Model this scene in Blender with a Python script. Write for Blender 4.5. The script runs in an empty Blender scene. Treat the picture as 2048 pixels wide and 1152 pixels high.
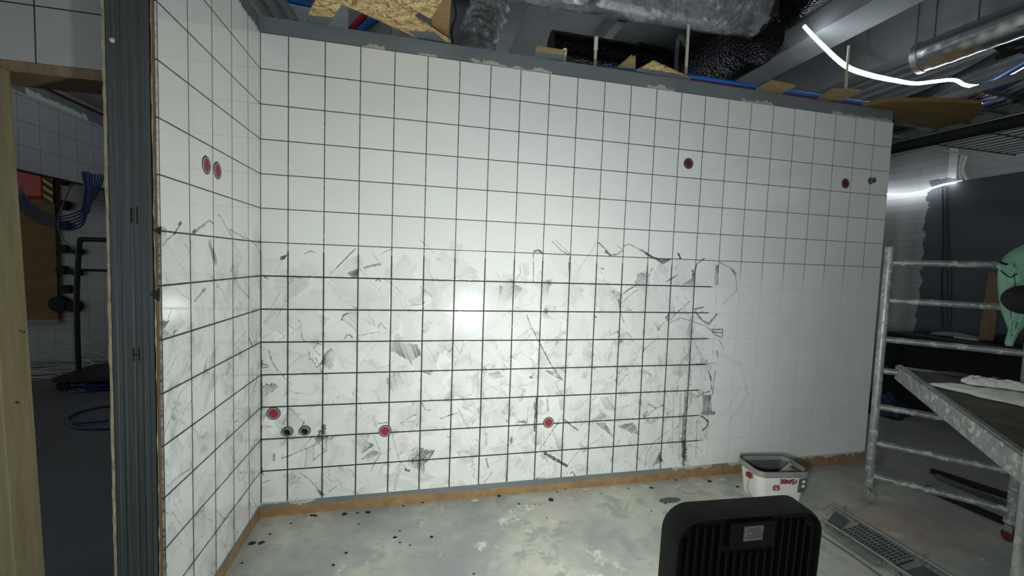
import bpy, bmesh, math, random
import numpy as np
from mathutils import Vector, Matrix
random.seed(7)
scene = bpy.context.scene
# ------------------------------------------------------------------ camera
F = 827.7                                   # focal length in pixels of the 2048 wide frame
CAM = np.array([0.9105, -2.7347, 1.6262])
RC = np.array([[0.9745, -0.2215, 0.0348], [0.0206, -0.0659, -0.9976], [0.2232, 0.9729, -0.0596]])  # rows: right, down, forward
cd = bpy.data.cameras.new('camera'); co = bpy.data.objects.new('camera', cd); scene.collection.objects.link(co)
cd.sensor_fit = 'HORIZONTAL'; cd.sensor_width = 36.0; cd.lens = F / 2048 * 36.0; cd.clip_start = 0.02
m3 = Matrix([RC[0], -RC[1], -RC[2]]).transposed()
qq = m3.to_quaternion().normalized()
co.matrix_world = Matrix.Translation(CAM) @ qq.to_matrix().to_4x4()
scene.camera = co
# ------------------------------------------------------------------ world, exposure
w = bpy.data.worlds.new('world'); scene.world = w; w.use_nodes = True
w.node_tree.nodes['Background'].inputs[0].default_value = (0.84, 0.90, 0.92, 1)
w.node_tree.nodes['Background'].inputs[1].default_value = 0.48
scene.view_settings.view_transform = 'Standard'; scene.view_settings.look = 'None'
scene.view_settings.gamma = 1.0; scene.view_settings.use_curve_mapping = False
scene.view_settings.exposure = 0.0
scene.cycles.max_bounces = 8; scene.cycles.diffuse_bounces = 4; scene.cycles.caustics_reflective = False
scene.cycles.sample_clamp_indirect = 4.0
# the builder's floodlight: the light itself sits in its lens (lamp body further down)
FL = Vector((1.50, -2.10, 1.070)); FLYAW = math.radians(-3); FLTILT = math.radians(2)
ld = bpy.data.lights.new('floodlight_beam', 'AREA'); ld.shape = 'ELLIPSE'; ld.size = 0.20; ld.size_y = 0.17
ld.energy = 33; ld.spread = math.radians(155); ld.color = (0.97, 1.0, 0.965)
FLM = Matrix.Translation(FL) @ Matrix.Rotation(FLYAW, 4, 'Z') @ Matrix.Rotation(FLTILT, 4, 'X')  # local +y is the beam
lo = bpy.data.objects.new('floodlight_beam', ld); scene.collection.objects.link(lo)
lo.matrix_world = FLM @ Matrix.Translation((0.01, 0.012, -0.022)) @ Matrix.Rotation(math.radians(90), 4, 'X')
LED_POWER = 14.0

# ------------------------------------------------------------------ geometry helpers
def ray(px, py): return RC.T @ np.array([(px - 1024) / F, (py - 576) / F, 1.0])
def at(px, py, **k):
    """the point of the place seen at a photo pixel, on the plane x=, y= or z= or at a depth d="""
    r = ray(px, py)
    if 'd' in k: return Vector(CAM + r * k['d'])
    a, v = next(iter(k.items())); i = 'xyz'.index(a)
    return Vector(CAM + r * ((v - CAM[i]) / r[i]))
WL = {}
class MB:
    def __init__(s): s.v = []; s.f = []; s.m = []; s.uv = {}
    def _add(s, vs, fs, mi=0):
        b = len(s.v); s.v += [Vector(v) for v in vs]
        for f in fs: s.f.append([b + i for i in f]); s.m.append(mi)
        return b
    def box(s, lo, hi, mi=0):
        x0, y0, z0 = lo; x1, y1, z1 = hi
        s._add([(x0,y0,z0),(x1,y0,z0),(x1,y1,z0),(x0,y1,z0),(x0,y0,z1),(x1,y0,z1),(x1,y1,z1),(x0,y1,z1)],
               [(0,3,2,1),(4,5,6,7),(0,1,5,4),(1,2,6,5),(2,3,7,6),(3,0,4,7)], mi); return s
    def bar(s, p, q, wd, ht, up=(0,0,1), mi=0):
        p = Vector(p); q = Vector(q); d = (q - p).normalized(); u = Vector(up); sx = d.cross(u).normalized(); u = sx.cross(d)
        vs = []
        for c in (p, q):
            for a, b in ((-1,-1),(1,-1),(1,1),(-1,1)): vs.append(c + sx * a * wd / 2 + u * b * ht / 2)
        s._add(vs, [(0,1,2,3),(7,6,5,4),(0,4,5,1),(1,5,6,2),(2,6,7,3),(3,7,4,0)], mi); return s
    def tube(s, pts, r, n=10, cap=True, mi=0, bump=None):
        pts = [Vector(p) for p in pts]; N = len(pts)
        rs = r if isinstance(r, (list, tuple)) else [r] * N
        nrm = None; rings = []
        for i, p in enumerate(pts):
            t = (pts[min(i + 1, N - 1)] - pts[max(i - 1, 0)]).normalized()
            if nrm is None:
                a = Vector((0,0,1)) if abs(t.z) < .9 else Vector((1,0,0)); nrm = t.cross(a).normalized()
            else:
                nrm = nrm - t * nrm.dot(t); nrm = nrm.normalized()
            bn = t.cross(nrm)
            rings.append([p + (nrm * math.cos(6.28318 * k / n) + bn * math.sin(6.28318 * k / n)) * (rs[i] + (bump(i, k) if bump else 0)) for k in range(n)])
        b = len(s.v)
        for rg in rings: s.v += rg
        for i in range(N - 1):
            for k in range(n):
                s.f.append([b+i*n+k, b+i*n+(k+1)%n, b+(i+1)*n+(k+1)%n, b+(i+1)*n+k]); s.m.append(mi)
        if cap:
            s.f.append([b+k for k in range(n)][::-1]); s.m.append(mi)
            s.f.append([b+(N-1)*n+k for k in range(n)]); s.m.append(mi)
        return s
    def prism(s, poly, off, mi=0):
        poly = [Vector(p) for p in poly]; n = len(poly); off = Vector(off)
        s._add(poly + [p + off for p in poly], [list(range(n))[::-1], list(range(n, 2*n))] + [(i, (i+1)%n, n+(i+1)%n, n+i) for i in range(n)], mi); return s
    def lathe(s, prof, c=(0,0,0), n=24, M=None, mi=0):
        b = len(s.v); c = Vector(c)
        for (r, z) in prof:
            for k in range(n):
                v = Vector((r*math.cos(6.28318*k/n), r*math.sin(6.28318*k/n), z))
                s.v.append((M @ v if M else v) + c)
        for i in range(len(prof)-1):
            for k in range(n): s.f.append([b+i*n+k, b+i*n+(k+1)%n, b+(i+1)*n+(k+1)%n, b+(i+1)*n+k]); s.m.append(mi)
        if prof[0][0] > 1e-6: pass
        return s
    def build(s, name, mat, parent=None, smooth=False, bevel=0, label=None, M=None):
        vs = [M @ v for v in s.v] if M else s.v
        if parent is not None: org = WL[parent.name]
        else:
            xs = [v.x for v in vs]; ys = [v.y for v in vs]; org = Vector(((min(xs)+max(xs))/2, (min(ys)+max(ys))/2, min(v.z for v in vs)))
        me = bpy.data.meshes.new(name)
        me.from_pydata([tuple(v - org) for v in vs], [], s.f); 
        for mm in (mat if isinstance(mat, list) else [mat]): me.materials.append(mm)
        for p, mi in zip(me.polygons, s.m): p.material_index = mi; p.use_smooth = smooth
        bm = bmesh.new(); bm.from_mesh(me); bmesh.ops.recalc_face_normals(bm, faces=bm.faces); bm.to_mesh(me); bm.free()
        o = bpy.data.objects.new(name, me); scene.collection.objects.link(o)
        if parent is not None: o.parent = parent
        else: o.location = org
        WL[o.name] = org
        if smooth:
            md = o.modifiers.new('es', 'EDGE_SPLIT'); md.split_angle = math.radians(50)
        if bevel:
            md = o.modifiers.new('bv', 'BEVEL'); md.width = bevel; md.segments = 2; md.limit_method = 'ANGLE'
        if label: o['label'] = label
        return o
def tag(o, label, cat, group=None):
    o['label'] = label; o['category'] = cat
    if group: o['group'] = group
    return o
def struct(o): o['kind'] = 'structure'; return o
def thing(name, loc, label, cat, group=None):
    o = bpy.data.objects.new(name, None); scene.collection.objects.link(o); o.location = loc; o.empty_display_size = .1
    WL[o.name] = Vector(loc); return tag(o, label, cat, group)
def catmull(P, k=6):
    P = [Vector(p) for p in P]; out = []
    for i in range(len(P)-1):
        a = P[max(i-1,0)]; b = P[i]; c = P[i+1]; d = P[min(i+2,len(P)-1)]
        for j in range(k):
            t = j/k; out.append(0.5*((2*b)+(c-a)*t+(2*a-5*b+4*c-d)*t*t+(3*b-a-3*c+d)*t*t*t))
    out.append(P[-1]); return out

# ------------------------------------------------------------------ materials
def S(r, g, b):
    f = lambda c: ((c/255+.055)/1.055)**2.4 if c > 10 else c/255/12.92
    return (f(r), f(g), f(b), 1)
class Mt:
    def __init__(s, name, col=(.5,.5,.5,1), rough=.6, metal=0, spec=.5):
        s.m = bpy.data.materials.new(name); s.m.use_nodes = True; s.t = s.m.node_tree; s.b = s.t.nodes['Principled BSDF']
        s.b.inputs['Base Color'].default_value = col; s.b.inputs['Roughness'].default_value = rough; s.b.inputs['Metallic'].default_value = metal
        s.b.inputs['Specular IOR Level'].default_value = spec
    def n(s, t, **k):
        x = s.t.nodes.new(t)
        for a, v in k.items():
            if a.startswith('i_'): x.inputs[a[2:].replace('_', ' ')].default_value = v
            else: setattr(x, a, v)
        return x
    def l(s, a, b): s.t.links.new(a, b)
    def co(s, scale=(1,1,1), kind='Object', rot=(0,0,0)):
        c = s.n('ShaderNodeTexCoord'); m = s.n('ShaderNodeMapping'); m.inputs['Scale'].default_value = scale; m.inputs['Rotation'].default_value = rot
        s.l(c.outputs[kind], m.inputs[0]); return m.outputs[0]
    def noise(s, scale, detail=4, vec=None, rough=.55, dist=0):
        x = s.n('ShaderNodeTexNoise'); x.inputs['Scale'].default_value = scale; x.inputs['Detail'].default_value = detail
        x.inputs['Roughness'].default_value = rough; x.inputs['Distortion'].default_value = dist
        s.l(vec if vec is not None else s.co(), x.inputs['Vector']); return x.outputs['Fac']
    def ramp(s, fac, stops):
        r = s.n('ShaderNodeValToRGB'); e = r.color_ramp.elements
        while len(e) < len(stops): e.new(.5)
        for q, (p, c) in zip(e, stops): q.position = p; q.color = c if len(c) == 4 else (*c, 1)
        s.l(fac, r.inputs[0]); return r.outputs[0]
    def mix(s, fac, a, b, mode='MIX'):
        x = s.n('ShaderNodeMix', data_type='RGBA', blend_type=mode)
        for i, v in ((0, fac), (6, a), (7, b)):
            if isinstance(v, bpy.types.NodeSocket): s.l(v, x.inputs[i])
            else: x.inputs[i].default_value = v
        return x.outputs[2]
    def math(s, op, a, b=0.0, clamp=False):
        x = s.n('ShaderNodeMath', operation=op); x.use_clamp = clamp
        for i, v in ((0, a), (1, b)):
            if isinstance(v, bpy.types.NodeSocket): s.l(v, x.inputs[i])
            else: x.inputs[i].default_value = v
        return x.outputs[0]
    def bump(s, h, st=.3, dist=.01):
        b = s.n('ShaderNodeBump'); b.inputs['Strength'].default_value = st; b.inputs['Distance'].default_value = dist
        s.l(h, b.inputs['Height']); s.l(b.outputs[0], s.b.inputs['Normal'])
    def color(s, c): s.l(c, s.b.inputs['Base Color'])
    def rough(s, c): s.l(c, s.b.inputs['Roughness'])
BK = (0,0,0,1); WH = (1,1,1,1)
def simple(name, col, rough=.6, metal=0, var=.25, scale=12, bump=0, spec=.5):
    m = Mt(name, col, rough, metal, spec); f = m.noise(scale, 5)
    dk = tuple(c*(1-var) for c in col[:3]) + (1,); lt = tuple(min(1, c*(1+var)) for c in col[:3]) + (1,)
    m.color(m.ramp(f, [(.3, dk), (.7, lt)]))
    if bump: m.bump(f, bump)
    return m.m
# membrane painted boards (blue grey), brown primer low down, ribbed adhesive leftovers by the tile edge
def mk_membrane():
    m = Mt('membrane_paint', S(108,118,122), .55)
    g = m.n('ShaderNodeNewGeometry'); sp = m.n('ShaderNodeSeparateXYZ'); m.l(g.outputs['Position'], sp.inputs[0])
    X, Y, Z = sp.outputs
    f = m.noise(3, 6); base = m.ramp(f, [(.3, S(99,109,114)), (.7, S(114,123,126))])
    # brown
    wv = m.noise(1.7, 5); edge = m.math('MULTIPLY', m.math('SUBTRACT', wv, .5), .10)
    zb = m.math('SUBTRACT', m.math('ADD', .062, edge), Z)
    br = m.math('MULTIPLY', zb, 200, True)
    brown = m.ramp(m.noise(14, 6), [(.3, S(128,100,66)), (.7, S(158,128,88))])
    col = m.mix(br, base, brown)
    # adhesive comb marks
    wave = m.n('ShaderNodeTexWave', wave_type='BANDS', bands_direction='X'); wave.inputs['Scale'].default_value = 26; wave.inputs['Distortion'].default_value = 1.5
    m.l(g.outputs['Position'], wave.inputs['Vector'])
    lo = m.math('GREATER_THAN', m.math('ADD', m.noise(1.1, 2), m.math('MULTIPLY', m.math('SUBTRACT', X, 3.3), .14, True)), .54)
    jag = m.math('MULTIPLY', m.noise(22, 3), .085)
    d1 = m.math('ABSOLUTE', m.math('SUBTRACT', Z, 2.9)); d2 = m.math('ABSOLUTE', m.math('SUBTRACT', Z, 0.10))
    b1 = m.math('LESS_THAN', m.math('MINIMUM', d1, d2), m.math('SUBTRACT', jag, .018))
    ad = m.math('MULTIPLY', m.math('MULTIPLY', b1, lo), m.math('GREATER_THAN', m.math('ADD', wave.outputs['Fac'], m.math('MULTIPLY', m.noise(6, 2), .8)), .62))
    col = m.mix(ad, col, S(196,196,178))
    m.color(col); m.bump(m.noise(30, 4), .15, .004); return m.m
M_mem = mk_membrane()
M_memdark = simple('membrane_far', S(92,98,104), .6, var=.12, scale=3)
def mk_floor():
    m = Mt('screed_floor', S(170,172,160), .62)
    a = m.noise(1.6, 8, rough=.62); b = m.noise(6, 8, rough=.7, dist=.4); c = m.noise(38, 5)
    col = m.ramp(a, [(.36, S(150,154,152)), (.5, S(178,180,170)), (.64, S(202,202,186))])
    col = m.mix(m.ramp(b, [(.50, BK), (.60, (.8,.8,.8,1))]), col, S(154,158,156))
    col = m.mix(m.ramp(m.noise(4.3, 6, rough=.75), [(.60, BK), (.66, WH)]), col, S(216,216,204))
    v = m.n('ShaderNodeTexNoise'); v.inputs['Scale'].default_value = 55; v.inputs['Detail'].default_value = 2
    m.l(m.co((1,1.6,1)), v.inputs['Vector'])
    fl = m.math('MULTIPLY', m.ramp(v.outputs['Fac'], [(.72, BK), (.74, WH)]), m.ramp(m.noise(1.3, 3), [(.5, BK), (.56, WH)]))
    col = m.mix(fl, col, S(70,72,68))
    # rust pink rubbed patch near the cable tray
    g = m.n('ShaderNodeNewGeometry'); sb = m.n('ShaderNodeVectorMath', operation='DISTANCE'); m.l(g.outputs['Position'], sb.inputs[0]); sb.inputs[1].default_value = (4.02,-.72,0)
    pk = m.math('MULTIPLY', m.ramp(sb.outputs['Value'], [(.05, WH), (.42, BK)]), m.math('MULTIPLY', b, .75))
    col = m.mix(pk, col, S(190,132,112))
    # the slab is darker past the side wall and towards the right
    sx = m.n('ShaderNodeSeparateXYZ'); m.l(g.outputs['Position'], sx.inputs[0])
    dark_tone = m.math('MULTIPLY', m.math('SUBTRACT', -.10, sx.outputs[0]), 8, True)
    dark_tone2 = m.math('MULTIPLY', m.math('SUBTRACT', sx.outputs[0], 3.7), .55, True)
    col = m.mix(dark_tone, col, m.ramp(a, [(.3, S(92,94,98)), (.7, S(112,114,116))]))
    col = m.mix(dark_tone2, col, m.ramp(c, [(.3, S(140,140,134)), (.7, S(158,158,150))]))
    m.color(col); m.rough(m.ramp(a, [(.3, (.5,.5,.5)), (.7, (.75,.75,.75))])); m.bump(m.math('ADD', b, m.math('MULTIPLY', c, .3)), .25, .006); return m.m
M_floor = mk_floor()
def mk_osb():
    m = Mt('osb', S(200,172,120), .7)
    v = m.n('ShaderNodeTexVoronoi'); v.inputs['Scale'].default_value = 34; v.inputs['Randomness'].default_value = 1
    n = m.n('ShaderNodeTexNoise'); n.inputs['Scale'].default_value = 9; m.l(m.co(), n.inputs['Vector'])
    mp = m.mix(.35, m.co((1,2.4,1), rot=(0,0,.5)), n.outputs['Color']); m.l(mp, v.inputs['Vector'])
    g = m.n('ShaderNodeRGBToBW'); m.l(v.outputs['Color'], g.inputs[0])
    c = m.ramp(g.outputs[0], [(.1, S(146,112,66)), (.35, S(190,158,104)), (.6, S(212,186,134)), (.9, S(232,212,166))])
    k = m.ramp(m.noise(60, 3, m.co((1,3,1), rot=(0,0,1.1))), [(.34, S(92,66,36)), (.42, WH)])
    m.color(m.mix(.8, c, k, 'MULTIPLY')); m.bump(g.outputs[0], .2, .003); return m.m
M_osb = mk_osb()
M_osbdull = simple('osb_dull', S(152,132,92), .75, var=.2, scale=20)
def mk_wood(name, a, b, ax=(14,14,1.2)):
    m = Mt(name, a, .65); f = m.noise(3, 6, m.co(ax), dist=.6); m.color(m.ramp(f, [(.3, a), (.7, b)])); m.bump(f, .15, .003); return m.m
M_wood = mk_wood('pine_wood', S(140,130,96), S(164,154,120))
M_woodbrown = mk_wood('brown_wood', S(132,104,70), S(158,130,92), (2,14,14))
M_timber = mk_wood('old_timber', S(118,98,74), S(146,124,96))
def mk_steelpaint():
    m = Mt('stud_steel', S(96,108,112), .42, .35)
    f = m.noise(4, 4, m.co((30,30,.6))); c = m.ramp(f, [(.3, S(72,78,80)), (.55, S(82,89,90)), (.75, S(92,99,100))])
    sp = m.ramp(m.noise(9, 6, m.co((3,3,1)), rough=.7), [(.74, BK), (.78, WH)])
    m.color(m.mix(sp, c, S(150,150,140))); m.bump(f, .1, .002); return m.m
M_stud = mk_steelpaint()
M_plaster_edge = simple('cut_board_edge', S(164,154,130), .85, var=.35, scale=18, bump=.6)
M_paperbrown = simple('board_paper', S(120,92,62), .8, var=.3, scale=14)
def mk_alu():
    m = Mt('scaffold_aluminium', S(172,176,174), .42, .55)
    f = m.noise(16, 6); sp = m.ramp(m.noise(22, 6, rough=.75), [(.52, BK), (.6, WH)])
    m.color(m.mix(sp, m.ramp(f, [(.3, S(136,142,142)), (.7, S(170,175,174))]), S(208,208,200)))
    m.rough(m.ramp(sp, [(0, (.38,.38,.38)), (1, (.8,.8,.8))])); m.bump(sp, .3, .002); return m.m
M_alu = mk_alu()
M_galv = simple('galvanised_steel', S(168,172,170), .38, .8, .2, 25)
M_black = simple('black_plastic', S(30,30,31), .55, 0, .3, 20)
M_blackm = simple('black_housing', S(44,46,46), .6, .0, .25, 30, .1)
M_deepblack = simple('deep_black', S(9,9,10), .8, 0, .3, 12)
M_white = simple('white_plastic', S(222,224,218), .45, 0, .06, 20)
M_red = simple('red_cap', S(150,40,52), .45, 0, .15, 40)
M_reddark = simple('dark_red_cap', S(96,34,40), .5, 0, .2, 40)
M_redbox = simple('red_enamel', S(196,40,26), .35, 0, .1, 10)
M_greyp = simple('grey_plastic', S(140,138,136), .5, 0, .12, 20)
M_greydark = simple('dark_grey_plastic', S(84,88,88), .55, 0, .15, 20)
M_blue = simple('blue_pipe', S(24,104,190), .4, 0, .1, 8)
M_bluecab = simple('blue_cable', S(36,58,112), .45, 0, .15, 8)
M_redpipe = simple('red_pipe', S(176,24,48), .42, 0, .12, 8)
M_maroon = simple('maroon_pipe', S(110,26,48), .45, 0, .12, 8)
M_whitecab = simple('white_cable', S(196,196,190), .5, 0, .1, 8)
M_cream = simple('cream_rod', S(206,200,176), .5, 0, .08, 14)
M_yellow = simple('yellow_stripe', S(206,180,40), .5, 0, .1, 10)
M_conc = simple('painted_concrete', S(158,162,162), .75, 0, .12, 4, .1)
M_beam = simple('painted_beam', S(142,147,147), .7, 0, .1, 3, .1)
M_soot = simple('dark_concrete', S(64,66,70), .8, 0, .25, 3, .1)
M_grout = simple('black_grout', S(30,30,28), .8, 0, .35, 60, .4)
M_pale = simple('pale_mortar', S(214,212,198), .85, 0, .1, 40, .4)
M_jacket = simple('mint_cloth', S(128,176,152), .85, 0, .12, 16, .2)
M_tarp = simple('navy_tarpaulin', S(26,40,70), .5, 0, .4, 6, .4)
M_cloth = simple('white_cloth', S(214,214,206), .85, 0, .08, 20, .3)
M_sheet = simple('plastic_sheet', S(214,218,210), .3, 0, .15, 14, .4)
M_deck = simple('deck_plywood', S(92,84,76), .8, 0, .35, 9, .3)
M_yelbrown = simple('ochre_board', S(122,98,52), .75, 0, .15, 5)
def mk_foil():
    m = Mt('aluminium_foil', S(196,200,204), .22, .95)
    v = m.noise(13, 7, m.co((1.3,1,1)), rough=.7, dist=1.6); m.bump(v, 1.0, .03)
    m.color(m.ramp(m.noise(4, 4), [(.35, S(150,152,154)), (.6, S(214,217,219))]))
    m.rough(m.ramp(m.noise(5, 3), [(.35, (.12,.12,.12)), (.65, (.30,.30,.30))])); return m.m
M_foil = mk_foil()
def mk_bfoil():
    m = Mt('black_foil_duct', S(34,34,38), .3, .7)
    v = m.n('ShaderNodeTexVoronoi'); v.inputs['Scale'].default_value = 42; m.l(m.co(), v.inputs['Vector'])
    m.color(m.ramp(v.outputs['Distance'], [(.05, S(96,98,106)), (.25, S(30,30,34))])); m.bump(v.outputs['Distance'], .7, .01); return m.m
M_bfoil = mk_bfoil()
M_spiral = Mt('spiral_steel', S(190,196,198), .24, .95).m
def mk_emit(name, col, st):
    m = Mt(name, (1,1,1,1)); m.b.inputs['Emission Color'].default_value = col; m.b.inputs['Emission Strength'].default_value = st; return m.m
M_led = mk_emit('led_strip_light', (.86,.93,1,1), LED_POWER)
M_led2 = mk_emit('led_strip_right', (.86,.93,1,1), 19.0)
M_led_added = mk_emit('led_strip_added', (.86,.93,1,1), 20.0)  # glow of the added, unseen strip behind the tiled wall
M_lens = mk_emit('lamp_lens', (.93,1,.965,1), 10.0)
def mk_block(sc=(1,1,1)):
    m = Mt('white_blockwork', S(176,178,176), .7)
    g = m.n('ShaderNodeNewGeometry'); sp = m.n('ShaderNodeSeparateXYZ'); m.l(g.outputs['Position'], sp.inputs[0])
    cb = m.n('ShaderNodeCombineXYZ'); m.l(sp.outputs[1], cb.inputs[0]); m.l(sp.outputs[2], cb.inputs[1])
    b = m.n('ShaderNodeTexBrick'); m.l(cb.outputs[0], b.inputs['Vector']); b.inputs['Scale'].default_value = 1
    b.inputs['Brick Width'].default_value = .8; b.inputs['Row Height'].default_value = .097; b.inputs['Mortar Size'].default_value = .003; b.inputs['Mortar Smooth'].default_value = .3
    b.inputs['Color1'].default_value = S(186,188,186); b.inputs['Color2'].default_value = S(182,184,182); b.inputs['Mortar'].default_value = S(146,148,148)
    # grey membrane coat over the right half, with a ragged edge
    jag = m.math('MULTIPLY', m.noise(7, 5), .20)
    cov = m.math('MULTIPLY', m.math('SUBTRACT', m.math('ADD', 1.40, jag), sp.outputs[1]), 60, True)
    hi = m.math('MULTIPLY', m.math('SUBTRACT', m.math('ADD', 2.89, m.math('MULTIPLY', jag, .4)), sp.outputs[2]), 80, True)
    m.color(m.mix(m.math('MULTIPLY', cov, hi), b.outputs['Color'], S(92,99,104))); m.bump(b.outputs['Fac'], -.4, .004); return m.m
M_block = mk_block()

# ------------------------------------------------------------------ tiled surfaces: grout joints and grout haze as image maps computed here
RES = 0.002
rng = np.random.default_rng(11)
def sm(x, a, b): t = np.clip((x-a)/(b-a), 0, 1); return t*t*(3-2*t)
def noise2(h, wd, cell, seed=None):
    gh, gw = int(h/cell)+3, int(wd/cell)+3; g = rng.random((gh, gw)).astype(np.float32)
    y = np.arange(h)/cell; x = np.arange(wd)/cell; yi = y.astype(int); xi = x.astype(int); fy = (y-yi); fx = (x-xi)
    fy = (fy*fy*(3-2*fy))[:,None]; fx = (fx*fx*(3-2*fx))[None,:]
    a = g[yi][:,xi]; b = g[yi][:,xi+1]; c = g[yi+1][:,xi]; d = g[yi+1][:,xi+1]
    return (a*(1-fx)+b*fx)*(1-fy)+(c*(1-fx)+d*fx)*fy
class Canvas:
    """D = darkness of the grout film, u across (m), v up (m)"""
    def __init__(s, W, H, n_small):
        s.W = W; s.H = H; s.w = int(round(W/RES)); s.h = int(round(H/RES)); s.D = np.zeros((s.h, s.w), np.float32)
        s.n = noise2(s.h, s.w, 3)*.6 + noise2(s.h, s.w, 7)*.4
        s.wx = (noise2(s.h, s.w, 28)-.5)*.050+(noise2(s.h, s.w, 8)-.5)*.014; s.wy = (noise2(s.h, s.w, 28)-.5)*.050+(noise2(s.h, s.w, 8)-.5)*.014
    def win(s, u0, u1, v0, v1):
        a = max(0, int(u0/RES)); b = min(s.w, int(u1/RES)+1); c = max(0, int(v0/RES)); d = min(s.h, int(v1/RES)+1)
        if a >= b or c >= d: return None
        U, V = np.meshgrid((np.arange(a, b)+.5)*RES, (np.arange(c, d)+.5)*RES); return slice(c, d), slice(a, b), U, V
    def stroke(s, cu, cv, ang, L, Wd, amp, base, over=.75, edge=0.0, curve=0.0):
        R = .5*math.hypot(L, Wd)+.035+abs(curve)*L*L; q = s.win(cu-R, cu+R, cv-R, cv+R)
        if q is None: return
        sy, sx, U, V = q; c, n = math.cos(ang), math.sin(ang)
        U = U+s.wx[sy, sx]; V = V+s.wy[sy, sx]; a = (U-cu)*c+(V-cv)*n; b = -(U-cu)*n+(V-cv)*c + curve*a*a
        nz = s.n[sy, sx]-.5
        ta = a/L+.5 + nz*.10; tb = b/Wd+.5 + nz*.05
        m = sm(ta, 0, .12)*(1-sm(ta, .93, 1.0))*sm(tb, 0, .05)*(1-sm(tb, .95, 1.0))
        k = 64; p = np.interp(np.clip(tb, 0, 1)*(k-1), np.arange(k), np.convolve(rng.random(k+4), [.25,.5,.25], 'same')[2:-2])
        pf = np.clip(ta, 0, 1)**rng.uniform(1.2, 4); sid = np.clip(tb if rng.random() < .5 else 1-tb, 0, 1)**3
        val = base*(.6+.8*p) + amp*(pf*(.15+1.2*np.clip(p-.25, 0, 1)) + .5*sid*pf)
        s.D[sy, sx] = s.D[sy, sx]*(1-over*m) + val*m*over
        if edge > 0:
            e = np.exp(-((tb-(0.02 if rng.random() < .5 else .98))*Wd/.0016)**2)*edge*sm(ta, 0, .2)*(1-sm(ta, .85, 1))*(.4+1.2*(nz+.5))
            s.D[sy, sx] = np.maximum(s.D[sy, sx], e)
    def line(s, P, w_, d):
        for (p, q) in zip(P[:-1], P[1:]):
            p = np.array(p); q = np.array(q); k = s.win(min(p[0],q[0])-.02, max(p[0],q[0])+.02, min(p[1],q[1])-.02, max(p[1],q[1])+.02)
            if k is None: continue
            sy, sx, U, V = k; L2 = max(1e-9, ((q-p)**2).sum()); t = np.clip(((U-p[0])*(q[0]-p[0])+(V-p[1])*(q[1]-p[1]))/L2, 0, 1)
            dist = np.hypot(U-p[0]-t*(q[0]-p[0]), V-p[1]-t*(q[1]-p[1])); nn = s.n[sy, sx]
            ww = w_*(.25+1.1*nn); cov = np.clip((ww-dist)/RES+.5, 0, 1)*d*(.55+.6*nn)
            s.D[sy, sx] = np.maximum(s.D[sy, sx], cov)
    def poly(s, P, d, ang):
        P = np.array(P); k = s.win(P[:,0].min()-.01, P[:,0].max()+.01, P[:,1].min()-.01, P[:,1].max()+.01)
        if k is None: return
        sy, sx, U, V = k; ins = np.zeros(U.shape, bool); n = len(P); nn = s.n[sy, sx]
        Un = U+(nn-.5)*.012; Vn = V+(nn-.5)*.012
        for i in range(n):
            a, b = P[i], P[(i+1)%n]
            cond = ((a[1] > Vn) != (b[1] > Vn)); xs = a[0]+(Vn-a[1])*(b[0]-a[0])/((b[1]-a[1]) or 1e-9)
            ins ^= cond & (Un < xs)
        t = -U*math.sin(ang)+V*math.cos(ang); kk = 400; pr = np.convolve(rng.random(kk+4), [.25,.5,.25], 'same')[2:-2]
        st = np.interp((t*260) % kk, np.arange(kk), pr); g = (U*math.cos(ang)+V*math.sin(ang)); g = (g-g.min())/(g.max()-g.min()+1e-6)
        s.D[sy, sx] = np.where(ins, np.maximum(s.D[sy, sx], d*(.2+1.1*st*(.35+.65*g))), s.D[sy, sx])
def haze(cv, inside, N, edge_p=.22):
    for i in range(N):
        u = rng.uniform(-.02, cv.W+.02); v = rng.uniform(-.02, cv.H)
        if not inside(u, v): continue
        ang = rng.choice([1, -1])*math.radians(rng.normal(52, 20)); r = rng.random()
        cv.stroke(u, v, ang+ (math.pi if rng.random() < .5 else 0), rng.uniform(.10, .34), rng.uniform(.035, .13),
                  (0.16 if r < .55 else .42 if r < .9 else .95)*rng.uniform(.6, 1.4), rng.uniform(0.01, .12),
                  rng.uniform(.6, .97), rng.uniform(.3, .95) if rng.random() < edge_p else 0, rng.normal(0, .35))
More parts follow.
